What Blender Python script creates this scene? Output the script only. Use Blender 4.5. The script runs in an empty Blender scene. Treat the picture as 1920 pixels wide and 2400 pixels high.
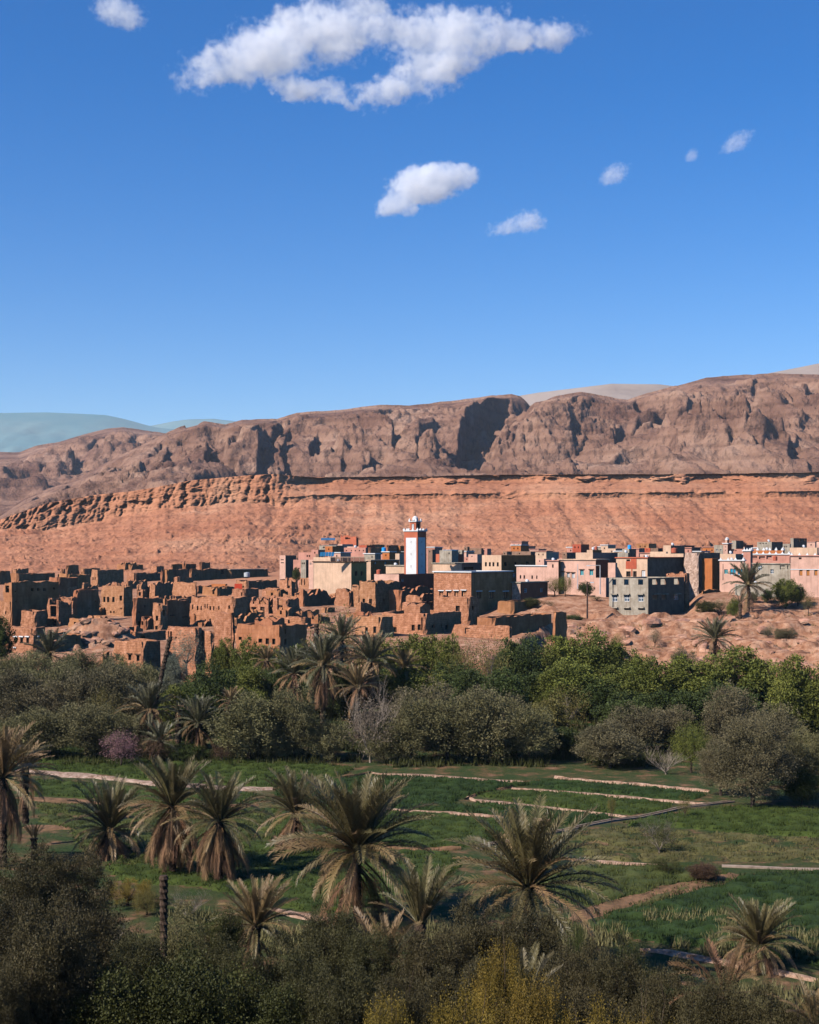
import bpy, bmesh, math, random
import numpy as np
from math import radians as R, sin, cos, pi
random.seed(7); np.random.seed(7)
S = bpy.context.scene
COL = S.collection
# ------------------------------------------------------------------ camera, sky, sun, exposure
F, CX, HY, HC = 3333.3, 960.0, 1290.0, 20.0      # focal length, centre column and horizon row of the photo (1920x2400), eye height
cam = bpy.data.cameras.new('camera'); camo = bpy.data.objects.new('camera', cam); COL.objects.link(camo)
camo.location = (0, 0, HC); camo.rotation_euler = (R(90), 0, 0)
cam.sensor_width = 36; cam.sensor_height = 36; cam.sensor_fit = 'AUTO'; cam.lens = 50.0
cam.shift_y = -(1200 - HY) / 2400.0
cam.clip_start = 0.5; cam.clip_end = 30000
S.camera = camo
SUN = np.array([-0.85, -0.52, 0.0]); SUN /= np.linalg.norm(SUN)
EL = R(39)
w = bpy.data.worlds.new('World'); S.world = w; w.use_nodes = True
nt = w.node_tree; nt.nodes.clear()
sky = nt.nodes.new('ShaderNodeTexSky'); sky.sky_type = 'NISHITA'; sky.sun_disc = False
sky.sun_elevation = EL; sky.sun_rotation = math.atan2(SUN[0], SUN[1]) % (2 * pi)
sky.altitude = 1400; sky.air_density = 1.0; sky.dust_density = 1.2; sky.ozone_density = 4.0
bg = nt.nodes.new('ShaderNodeBackground'); bg.inputs[1].default_value = 0.112
wo = nt.nodes.new('ShaderNodeOutputWorld'); hsv = nt.nodes.new('ShaderNodeHueSaturation'); hsv.inputs['Saturation'].default_value = 1.42; hsv.inputs['Hue'].default_value = 0.508; nt.links.new(sky.outputs[0], hsv.inputs['Color']); nt.links.new(hsv.outputs[0], bg.inputs[0]); nt.links.new(bg.outputs[0], wo.inputs[0])
sl = bpy.data.lights.new('sun', 'SUN'); sl.energy = 5.0; sl.angle = R(0.5); sl.color = (1.0, 0.95, 0.90)
so = bpy.data.objects.new('sun', sl); COL.objects.link(so)
from mathutils import Vector, Matrix, Quaternion
SD = Vector((SUN[0] * cos(EL), SUN[1] * cos(EL), sin(EL)))
so.rotation_euler = SD.to_track_quat('Z', 'Y').to_euler(); so.location = (-60, -40, 90)
S.view_settings.view_transform = 'Standard'; S.view_settings.look = 'None'
S.view_settings.exposure = 0.42; S.view_settings.gamma = 1.0; S.view_settings.use_curve_mapping = False
S.cycles.max_bounces = 10; S.cycles.diffuse_bounces = 0; S.cycles.glossy_bounces = 1; S.cycles.transmission_bounces = 2
S.cycles.transparent_max_bounces = 8; S.cycles.volume_bounces = 10; S.cycles.volume_step_rate = 0.25; S.cycles.volume_max_steps = 220
S.cycles.caustics_reflective = False; S.cycles.caustics_refractive = False
S.cycles.use_denoising = True
try: S.cycles.denoiser = 'OPENIMAGEDENOISE'
except Exception: pass
S.cycles.sample_clamp_indirect = 4

# ------------------------------------------------------------------ helpers
def P(px, py, D):                       # a pixel of the photo at distance D -> world point
    return Vector(((px - CX) / F * D, D, HC - (py - HY) / F * D))
def G(px, py, z=0.0):                   # a pixel lying on level ground z
    D = (HC - z) * F / (py - HY)
    return Vector(((px - CX) / F * D, D, z))
def tag(o, label=None, cat=None, group=None, kind=None):
    if label: o['label'] = label
    if cat: o['category'] = cat
    if group: o['group'] = group
    if kind: o['kind'] = kind
    return o
def empty(name, loc, rz=0.0, label=None, cat=None, group=None):
    o = bpy.data.objects.new(name, None); COL.objects.link(o); o.location = loc; o.rotation_euler = (0, 0, rz)
    o.empty_display_size = 0.3
    return tag(o, label, cat, group)
def obj(name, me, parent=None, loc=(0, 0, 0), rz=0.0, sc=None, kind=None):
    o = bpy.data.objects.new(name, me); COL.objects.link(o); o.location = loc; o.rotation_euler = (0, 0, rz)
    if sc: o.scale = sc
    if parent: o.parent = parent
    if kind: o['kind'] = kind
    return o
def mesh(name, V, Fc, mats=(), mi=None, smooth=False):
    me = bpy.data.meshes.new(name); me.from_pydata([tuple(v) for v in V], [], Fc); me.update()
    for m in mats: me.materials.append(m)
    if mi is not None: me.polygons.foreach_set('material_index', np.array(mi, dtype=np.int32))
    if smooth: me.polygons.foreach_set('use_smooth', np.ones(len(me.polygons), dtype=bool))
    return me
def fastmesh(name, V, T, mats=(), smooth=False, tint=None):     # V (n,3) floats; T (m,k) ints, all faces with k corners
    V = np.asarray(V, dtype=np.float32); T = np.asarray(T, dtype=np.int32); k = T.shape[1]
    me = bpy.data.meshes.new(name); me.vertices.add(len(V)); me.vertices.foreach_set('co', V.ravel())
    me.loops.add(T.size); me.loops.foreach_set('vertex_index', T.ravel())
    me.polygons.add(len(T)); me.polygons.foreach_set('loop_start', np.arange(0, T.size, k, dtype=np.int32))
    try: me.polygons.foreach_set('loop_total', np.full(len(T), k, dtype=np.int32))
    except Exception: pass
    if smooth: me.polygons.foreach_set('use_smooth', np.ones(len(T), dtype=bool))
    if tint is not None:
        a = me.attributes.new('tint', 'FLOAT', 'POINT'); a.data.foreach_set('value', np.asarray(tint, dtype=np.float32))
    me.update(calc_edges=True); me.validate()
    for m in mats: me.materials.append(m)
    return me
def grid_faces(nr, nc):
    i = np.arange(nr - 1)[:, None] * nc + np.arange(nc - 1)[None, :]
    return np.stack([i, i + 1, i + nc + 1, i + nc], -1).reshape(-1, 4)

# noise --------------------------------------------------------------
def _h(ix, iy, s):
    n = (ix.astype(np.int64) * 374761393 + iy.astype(np.int64) * 668265263 + s * 1442695041) & 0xffffffff
    n = ((n ^ (n >> 13)) * 1274126177) & 0xffffffff
    return (n ^ (n >> 16)) & 0xffffffff
def perlin(x, y, s=0):
    x = np.asarray(x, dtype=np.float64); y = np.asarray(y, dtype=np.float64)
    ix = np.floor(x); iy = np.floor(y); fx = x - ix; fy = y - iy
    ix = ix.astype(np.int64); iy = iy.astype(np.int64)
    ux = fx * fx * fx * (fx * (fx * 6 - 15) + 10); uy = fy * fy * fy * (fy * (fy * 6 - 15) + 10)
    def g(dx, dy):
        a = _h(ix + dx, iy + dy, s) * (2 * pi / 4294967296.0)
        return np.cos(a) * (fx - dx) + np.sin(a) * (fy - dy)
    a = g(0, 0); b = g(1, 0); c = g(0, 1); d = g(1, 1)
    return 1.5 * ((a * (1 - ux) + b * ux) * (1 - uy) + (c * (1 - ux) + d * ux) * uy)
def fbm(x, y, o=5, s=0, g=0.5):
    t = 0; a = 1.0; f = 1.0
    for k in range(o): t = t + a * perlin(x * f + 17.3 * k, y * f - 9.1 * k, s + k); a *= g; f *= 2.03
    return t
def ridged(x, y, o=5, s=0, g=0.5):
    t = 0; a = 1.0; f = 1.0
    for k in range(o): t = t + a * (1 - 2 * np.abs(perlin(x * f + 31.7 * k, y * f + 5.3 * k, s + k))); a *= g; f *= 2.05
    return t
def sm(a, b, x):
    t = np.clip((np.asarray(x, dtype=float) - a) / (b - a), 0, 1); return t * t * (3 - 2 * t)

# materials ----------------------------------------------------------
def mat(name, c1, c2=None, scale=1.0, rough=0.9, bump=0.0, bscale=None, bdist=0.1, c3=None, stretch=(1, 1, 1), var=0.0, world=False, tint=None,
        trans=0.0, spec=0.15, courses=0.0, cscale=1.6, metal=0.0, detail=8, lo=0.38, hi=0.62, streak=0.0, csharp=False, cdist=2.5, cds=2.0, speck=0.0, sscale=0.5):
    m = bpy.data.materials.new(name); m.use_nodes = True; t = m.node_tree; N = t.nodes; L = t.links; N.clear()
    out = N.new('ShaderNodeOutputMaterial'); b = N.new('ShaderNodeBsdfPrincipled')
    b.inputs['Roughness'].default_value = rough; b.inputs['Specular IOR Level'].default_value = spec; b.inputs['Metallic'].default_value = metal
    tc = N.new('ShaderNodeTexCoord'); mp = N.new('ShaderNodeMapping'); mp.inputs['Scale'].default_value = stretch
    if world:
        ge = N.new('ShaderNodeNewGeometry'); L.new(ge.outputs['Position'], mp.inputs[0])
    else: L.new(tc.outputs['Object'], mp.inputs[0])
    col = None
    if c2:
        n = N.new('ShaderNodeTexNoise'); n.inputs['Scale'].default_value = scale; n.inputs['Detail'].default_value = detail; n.inputs['Roughness'].default_value = 0.62
        L.new(mp.outputs[0], n.inputs['Vector'])
        r = N.new('ShaderNodeValToRGB'); r.color_ramp.elements[0].position = lo; r.color_ramp.elements[0].color = (*c1, 1)
        r.color_ramp.elements[1].position = hi; r.color_ramp.elements[1].color = (*c2, 1)
        if c3: e = r.color_ramp.elements.new(hi + 0.1); e.color = (*c3, 1)
        L.new(n.outputs['Fac'], r.inputs[0]); col = r.outputs[0]
    def mixc(a, bcol, fac, mode='MULTIPLY'):
        x = N.new('ShaderNodeMix'); x.data_type = 'RGBA'; x.blend_type = mode
        if isinstance(fac, float): x.inputs[0].default_value = fac
        else: L.new(fac, x.inputs[0])
        if isinstance(a, tuple): x.inputs[6].default_value = (*a, 1)
        else: L.new(a, x.inputs[6])
        if isinstance(bcol, tuple): x.inputs[7].default_value = (*bcol, 1)
        else: L.new(bcol, x.inputs[7])
        return x.outputs[2]
    if col is None and (var or tint or courses or streak): 
        q = N.new('ShaderNodeRGB'); q.outputs[0].default_value = (*c1, 1); col = q.outputs[0]
    if courses:
        wv = N.new('ShaderNodeTexWave'); wv.wave_type = 'BANDS'; wv.bands_direction = 'Z'; wv.inputs['Scale'].default_value = cscale
        wv.inputs['Distortion'].default_value = cdist; wv.inputs['Detail'].default_value = 3; wv.inputs['Detail Scale'].default_value = cds
        L.new(tc.outputs['Object'] if not world else mp.outputs[0], wv.inputs['Vector'])
        r2 = N.new('ShaderNodeValToRGB'); r2.color_ramp.elements[0].position = 0.0; r2.color_ramp.elements[0].color = (0.5, 0.45, 0.42, 1)
        r2.color_ramp.elements[1].position = 0.35 if not csharp else 0.15; r2.color_ramp.elements[1].color = (1, 1, 1, 1)
        L.new(wv.outputs['Fac'], r2.inputs[0]); col = mixc(col, r2.outputs[0], courses)
    if speck:                                               # scattered dark scrub and stones
        n5 = N.new('ShaderNodeTexNoise'); n5.inputs['Scale'].default_value = sscale; n5.inputs['Detail'].default_value = 3; L.new(mp.outputs[0], n5.inputs['Vector'])
        r5 = N.new('ShaderNodeValToRGB'); r5.color_ramp.elements[0].position = 0.33; r5.color_ramp.elements[0].color = (0.35, 0.33, 0.30, 1); r5.color_ramp.elements[1].position = 0.44
        L.new(n5.outputs['Fac'], r5.inputs[0]); col = mixc(col, r5.outputs[0], speck)
    if streak:
        n3 = N.new('ShaderNodeTexNoise'); n3.inputs['Scale'].default_value = 1.0; n3.inputs['Detail'].default_value = 4
        m3 = N.new('ShaderNodeMapping'); m3.inputs['Scale'].default_value = (2.2, 2.2, 0.25); L.new(tc.outputs['Object'], m3.inputs[0]); L.new(m3.outputs[0], n3.inputs['Vector'])
        r3 = N.new('ShaderNodeValToRGB'); r3.color_ramp.elements[0].position = 0.36; r3.color_ramp.elements[0].color = (0.55, 0.47, 0.42, 1); r3.color_ramp.elements[1].position = 0.52
        L.new(n3.outputs['Fac'], r3.inputs[0]); col = mixc(col, r3.outputs[0], streak)
    if tint:
        at = N.new('ShaderNodeAttribute'); at.attribute_name = 'tint'; r4 = N.new('ShaderNodeValToRGB')
        r4.color_ramp.elements[0].color = (*tint[0], 1); r4.color_ramp.elements[1].color = (*tint[1], 1)
        L.new(at.outputs['Fac'], r4.inputs[0]); col = mixc(col, r4.outputs[0], 1.0)
    if var:
        oi = N.new('ShaderNodeObjectInfo'); hs = N.new('ShaderNodeHueSaturation')
        mr = N.new('ShaderNodeMapRange'); mr.inputs[3].default_value = 1 - var; mr.inputs[4].default_value = 1 + var; L.new(oi.outputs['Random'], mr.inputs[0])
        mr2 = N.new('ShaderNodeMapRange'); mr2.inputs[3].default_value = 0.5 - var * 0.05; mr2.inputs[4].default_value = 0.5 + var * 0.05
        ml = N.new('ShaderNodeMath'); ml.operation = 'MULTIPLY'; ml.inputs[1].default_value = 7.31; L.new(oi.outputs['Random'], ml.inputs[0])
        fr = N.new('ShaderNodeMath'); fr.operation = 'FRACT'; L.new(ml.outputs[0], fr.inputs[0]); L.new(fr.outputs[0], mr2.inputs[0])
        L.new(mr.outputs[0], hs.inputs['Value']); L.new(mr2.outputs[0], hs.inputs['Hue']); L.new(col, hs.inputs['Color']); col = hs.outputs[0]
    if col is None: b.inputs['Base Color'].default_value = (*c1, 1)
    else: L.new(col, b.inputs['Base Color'])
    if bump:
        n2 = N.new('ShaderNodeTexNoise'); n2.inputs['Scale'].default_value = bscale or scale * 3; n2.inputs['Detail'].default_value = 8; n2.inputs['Roughness'].default_value = 0.65
        L.new(mp.outputs[0], n2.inputs['Vector']); bp = N.new('ShaderNodeBump'); bp.inputs['Strength'].default_value = bump; bp.inputs['Distance'].default_value = bdist
        L.new(n2.outputs['Fac'], bp.inputs['Height']); L.new(bp.outputs[0], b.inputs['Normal'])
    surf = b.outputs[0]
    if trans:
        tr = N.new('ShaderNodeBsdfTranslucent'); ms = N.new('ShaderNodeMixShader'); ms.inputs[0].default_value = trans
        if col is None: tr.inputs[0].default_value = (*c1, 1)
        else: L.new(col, tr.inputs[0])
        L.new(surf, ms.inputs[1]); L.new(tr.outputs[0], ms.inputs[2]); surf = ms.outputs[0]
    L.new(surf, out.inputs[0]); m.use_fake_user = True
    return m

# ------------------------------------------------------------------ ground heights
def zg(x, y):                           # fields, wooded slope, village terrace
    x = np.asarray(x, dtype=float); y = np.asarray(y, dtype=float)
    u = CX + F * x / np.maximum(y, 20.0)
    e = 196 + 50 * sm(1130, 1330, u)                       # distance of the terrace edge
    top = 5.5 + (y - 200) * 0.035 + 2.7 * sm(257, 276, y) * (1 - sm(310, 400, y)) * np.clip(sm(1110, 1180, u) - sm(1430, 1470, u) * (1 - sm(1600, 1650, u)), 0, 1)
    low = 2.2 * sm(134, 186, y) + 0.6 * sm(186, 240, y)
    k = sm(-9, 0, y - e)
    right = sm(1180, 1330, u)
    kr = 0.62 * sm(-46, -12, y - e) + 0.38 * sm(-7, -3, y - e)
    k = k * (1 - right) + kr * right
    z = low * (1 - k) + top * k
    near = 18.0 - 0.52 * y                                  # the hillside the camera stands on
    z = np.maximum(z, near)
    # rubble mounds in the ruined quarter
    for (mx, my, D, r, h) in ((212, 1490, 213, 6.5, 2.0), (262, 1500, 212, 4.0, 1.8), (180, 1470, 219, 5, 1.4), (1275, 1450, 258, 5.0, 1.6)):
        cx = (mx - CX) / F * D
        z = z + h * np.exp(-((x - cx) ** 2 + (y - D) ** 2) / (2 * (r * 0.6) ** 2))
    return z
def zr(x, y):                           # with rubble relief
    z = zg(x, y); x = np.asarray(x, dtype=float); y = np.asarray(y, dtype=float)
    u = CX + F * x / np.maximum(y, 20.0)
    rough = sm(1150, 1300, u) * sm(188, 200, y) * (1 - sm(256, 270, y))
    mound = sm(120, 190, u) * (1 - sm(270, 310, u)) * sm(200, 206, y) * (1 - sm(222, 228, y))
    rr = np.clip(rough + mound, 0, 1)
    n = fbm(x / 7.0, y / 7.0, 6, 11, 0.55)
    z = z + rr * (n * 0.9 + 0.30 * ridged(x / 9.0, y / 2.2, 5, 5, 0.65) + 0.5 * np.clip(fbm(x / 2.2, y / 1.6, 4, 15, 0.6), 0, 1))
    # strata ledges on the bank
    q = z / 1.1; f = q - np.floor(q); st = (np.floor(q) + sm(0.55, 0.95, f)) * 1.1
    z = z * (1 - rr * 0.6) + st * rr * 0.6
    z = z + 0.12 * fbm(x / 3.0, y / 3.0, 4, 3) * (1 - rr) * sm(136, 150, y)
    return z
def build_ground():
    ys = np.concatenate([np.arange(-30, 60, 2.0), np.arange(60, 184, 1.0), np.arange(184, 285, 0.45), np.arange(285, 530, 1.6)])
    us = np.linspace(-1.25, 1.25, 520)
    Y = np.repeat(ys[:, None], len(us), 1)
    half = 0.34 * np.maximum(Y, 60) + 25
    X = us[None, :] * half
    Z = zr(X, Y)
    V = np.stack([X, Y, Z], -1).reshape(-1, 3)
    return fastmesh('ground', V, grid_faces(len(ys), len(us)), smooth=False)
# ground material: earth, weeds, pale rubble on the terrace, by world position
def ground_mat():
    m = bpy.data.materials.new('ground_earth'); m.use_nodes = True; t = m.node_tree; N = t.nodes; L = t.links
    b = N['Principled BSDF']; b.inputs['Roughness'].default_value = 0.95; b.inputs['Specular IOR Level'].default_value = 0.1
    ge = N.new('ShaderNodeNewGeometry'); sp = N.new('ShaderNodeSeparateXYZ'); L.new(ge.outputs['Position'], sp.inputs[0])
    def noise(s, d=8, st=None):
        n = N.new('ShaderNodeTexNoise'); n.inputs['Scale'].default_value = s; n.inputs['Detail'].default_value = d; n.inputs['Roughness'].default_value = 0.65
        L.new(ge.outputs['Position'], n.inputs['Vector']); return n.outputs['Fac']
    def ramp(f, stops):
        r = N.new('ShaderNodeValToRGB'); e = r.color_ramp.elements
        e[0].position, e[0].color = stops[0][0], (*stops[0][1], 1); e[1].position, e[1].color = stops[1][0], (*stops[1][1], 1)
        for p, c in stops[2:]: q = e.new(p); q.color = (*c, 1)
        L.new(f, r.inputs[0]); return r.outputs[0]
    def mix(f, a, c):
        x = N.new('ShaderNodeMix'); x.data_type = 'RGBA'; L.new(f, x.inputs[0]); L.new(a, x.inputs[6]); L.new(c, x.inputs[7]); return x.outputs[2]
    field = ramp(noise(0.5), [(0.40, (0.035, 0.055, 0.016)), (0.52, (0.065, 0.065, 0.024)), (0.62, (0.16, 0.09, 0.045)), (0.72, (0.27, 0.15, 0.085))])
    rock = ramp(noise(0.55), [(0.34, (0.19, 0.08, 0.042)), (0.5, (0.37, 0.18, 0.10)), (0.66, (0.50, 0.29, 0.18))])
    mr = N.new('ShaderNodeMapRange'); mr.inputs[1].default_value = 180; mr.inputs[2].default_value = 194; L.new(sp.outputs[1], mr.inputs[0])
    redd = ramp(noise(0.05), [(0.3, (0.37, 0.155, 0.08)), (0.6, (0.48, 0.23, 0.125))])
    mr3 = N.new('ShaderNodeMapRange'); mr3.inputs[1].default_value = 300; mr3.inputs[2].default_value = 360; L.new(sp.outputs[1], mr3.inputs[0])
    c = mix(mr.outputs[0], field, mix(mr3.outputs[0], rock, redd))
    L.new(c, b.inputs['Base Color'])
    bp = N.new('ShaderNodeBump'); bp.inputs['Strength'].default_value = 0.8; bp.inputs['Distance'].default_value = 0.3; L.new(noise(1.7, 10), bp.inputs['Height']); L.new(bp.outputs[0], b.inputs['Normal'])
    return m
gme = build_ground(); gme.materials.append(ground_mat())
ground = obj('ground', gme, kind='structure')

# ------------------------------------------------------------------ red talus slope, cliff and plateau
def prof(u, pts):
    p = np.array(pts, dtype=float); return np.interp(u, p[:, 0], p[:, 1])
CT = [(-900, 1330), (-300, 1262), (0, 1218), (111, 1179), (223, 1160), (306, 1152), (390, 1138), (445, 1127), (556, 1117), (640, 1111), (723, 1115), (960, 1113), (1250, 1108), (1700, 1107), (1920, 1102), (2600, 1095), (3400, 1085)]
CF = [(-900, 1350), (-300, 1285), (0, 1241), (111, 1238), (223, 1224), (306, 1204), (390, 1192), (473, 1188), (556, 1176), (640, 1185), (723, 1180), (960, 1177), (1920, 1172), (3400, 1160)]
def red_slope():
    nc, nr = 1150, 330
    u = np.linspace(-700, 2620, nc)
    t = np.linspace(0, 1, nr)
    U = np.repeat(u[None, :], nr, 0); T = np.repeat(t[:, None], nc, 1)
    db = 375 + 95 * sm(520, 800, u); zb = 5.5 + (db - 200) * 0.035 - 1.2
    df = 620 + 14 * fbm(u / 420.0, u * 0, 2, 2); zf = HC - (prof(u, CF) - HY) / F * df
    dc = df + 13; zc = HC - (prof(u, CT) - HY) / F * dc
    # wobble of the cliff foot
    zf = zf + 0.5 * fbm(u / 40., u * 0 + 3, 4, 8)
    D = np.zeros_like(U); Z = np.zeros_like(U)
    a = T < 0.62; s = np.clip(T / 0.62, 0, 1)
    D = db + (df - db) * s; Z = zb + (zf - zb) * (0.75 * s + 0.25 * s * s)
    s2 = np.clip((T - 0.62) / 0.24, 0, 1); D = np.where(a, D, df + (dc - df) * s2); Z = np.where(a, Z, zf + (zc - zf) * s2)
    s3 = np.clip((T - 0.86) / 0.14, 0, 1); D = np.where(T > 0.86, dc + 420 * s3 ** 1.5, D); Z = np.where(T > 0.86, zc + 2.0 * s3 - 5 * s3 ** 3, Z)
    X = (U - CX) / F * D
    left = 1 - sm(610, 760, U)                     # vertical broken cliff on the left, two thin ledges on the right
    # cliff zone shaping
    cz = sm(0.0, 0.1, s2) * (1 - sm(0.9, 1.0, s3 * 9))
    n1 = 1.1 * ridged(X / 3.2 + 0.5 * fbm(X / 11., Z / 7., 3, 22), Z / 45.0, 5, 21, 0.62) * (0.5 + sm(-.3, .5, fbm(X / 30., Z / 60., 2, 28))); n2 = 0.6 * fbm(X / 2.2, Z / 3.2, 4, 31, 0.65)
    ck = 0
    for (fq_, sd_, dp_) in ((9., 201, 2.4), (4.2, 211, 1.3)):
        pq = perlin(X / fq_ + .25 * fbm(X / 9., Z / 5., 3, sd_ + 3), Z / 40., sd_); ck = ck + dp_ * np.exp(-(pq / .09) ** 2)
    out = 0.5 * fbm(X / 9., Z / 24., 4, 18, .6) + n2 * 0.5 + 0.3 * fbm(X / 22., Z * 0, 2, 19) + 0.6 - 0.62 * ck * (.4 + .6 * sm(-.3, .3, fbm(X / 16., Z / 4., 3, 221)))
    st = np.floor(s2 * 3 + 0.5 * fbm(X / 18., Z * 0, 4, 4, .65)) / 3
    D1 = df + 2 + 8 * (0.35 * s2 + 0.65 * st) - 1.6 * out
    # right: profile ledge (22%) - slope - ledge (top 25%)
    wob = 0.02 * fbm(X / 40., Z * 0, 5, 14, 0.7)
    sw = s2 + wob
    zr_ = np.interp(sw, [0, 0.1, 0.2, 0.24, 0.36, 0.72, 0.80, 0.94, 1.0], [0, 0.10, 0.26, 0.30, 0.44, 0.74, 0.80, 0.94, 1.0])
    dr_ = np.interp(sw, [0, 0.1, 0.2, 0.24, 0.36, 0.72, 0.80, 0.94, 1.0], [0, 0.12, 0.125, 0.105, 0.30, 0.80, 0.84, 0.86, 0.79])
    D2 = df + 13 * dr_ * 2.2 - 0.35 * fbm(X / 1.6, Z / 1.5, 3, 35, 0.7) - 0.35 * fbm(X / 9., Z / 40., 4, 25, 0.75)
    zright = zf + (zc - zf) * zr_
    mk = np.clip(0.75 + 0.9 * sm(-.35, .35, fbm(U / 95., s2 * 1.5, 4, 131)), 0, 1); mk2 = sm(-.9, -.1, fbm(U / 60., s2 * 3 + 9, 4, 133))
    zright = zf + (zc - zf) * (s2 * (1 - mk * mk2) + zr_ * mk * mk2); D2 = D2 * (mk * mk2) + (1 - mk * mk2) * (df + 13 * 2.2 * 0.81 * s2 - 0.5 * fbm(X / 3., s2 * 9, 4, 135, .7))
    inz = (T >= 0.62) & (T <= 0.86)
    D = np.where(inz, D1 * left + D2 * (1 - left), D)
    Z = np.where(inz, Z * left + zright * (1 - left), Z)
    shift = (13 * 2.2 * 0.8) * (1 - left)
    D = np.where(T > 0.86, D + shift, D)
    X = (U - CX) / F * D
    # talus relief: gullies down the slope, boulders, terraces
    tal = np.where(T < 0.62, sm(0, 0.08, s), 0.0)
    gul = ridged(X / 14.0 + 0.5 * fbm(X / 30., D / 30., 3, 41), D / 90.0, 4, 44)
    Z = Z + tal * (0.9 * fbm(X / 26., D / 26., 5, 51, 0.55) - 0.5 * np.clip(gul, 0, 3) * (0.4 + 0.6 * sm(700, 300, U)))
    Z = Z + tal * 0.7 * fbm(X / 5., D / 5., 5, 61, 0.72) * 0.45
    b = np.clip(fbm(X / 3.2, D / 3.2, 3, 71, 0.7) - 0.55, 0, 1); Z = Z + tal * b * 1.6
    # red eroded gully face near (480..830, 1240..1290) and thin rock bands low down
    zt = HC - (np.interp(U, [380, 520, 700, 860, 1000], [1285, 1275, 1262, 1262, 1262]) - HY) / F * 540
    band = np.exp(-((Z - zt) / 1.3) ** 2) * sm(360, 440, U) * (1 - sm(820, 900, U)) * tal
    D = D + band * (2.2 * ridged(X / 3.0, Z / 30., 3, 81) - 1)
    for yb, uu in ((1278, (1080, 4000)), (1272, (560, 1100)), (1236, (650, 820))):
        zz = HC - (yb - HY) / F * 520 + 0.25 * fbm(X / 20., X * 0, 3, 91)
        Z = Z + tal * 0.9 * sm(-0.35, 0.35, Z - zz) * sm(uu[0], uu[0] + 60, U) * (1 - sm(uu[1] - 60, uu[1], U)) * sm(-0.2, 0.6, fbm(X / 12., X * 0, 3, 95) + 0.5)
    X = (U - CX) / F * D
    V = np.stack([X, D, Z], -1).reshape(-1, 3)
    return fastmesh('red_hillside', V, grid_faces(nr, nc))
M_red = mat('red_talus', (0.35, 0.130, 0.064), (0.46, 0.200, 0.105), scale=0.02, c3=(0.51, 0.25, 0.14), courses=0.22, cscale=0.10, cdist=6.0, cds=0.05, speck=0.55, sscale=0.45, bump=0.9, bscale=1.6, bdist=0.5, world=True, lo=0.30, hi=0.55, detail=12)
hill = obj('hillside', red_slope(), kind='structure'); hill.data.materials.append(M_red)

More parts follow.
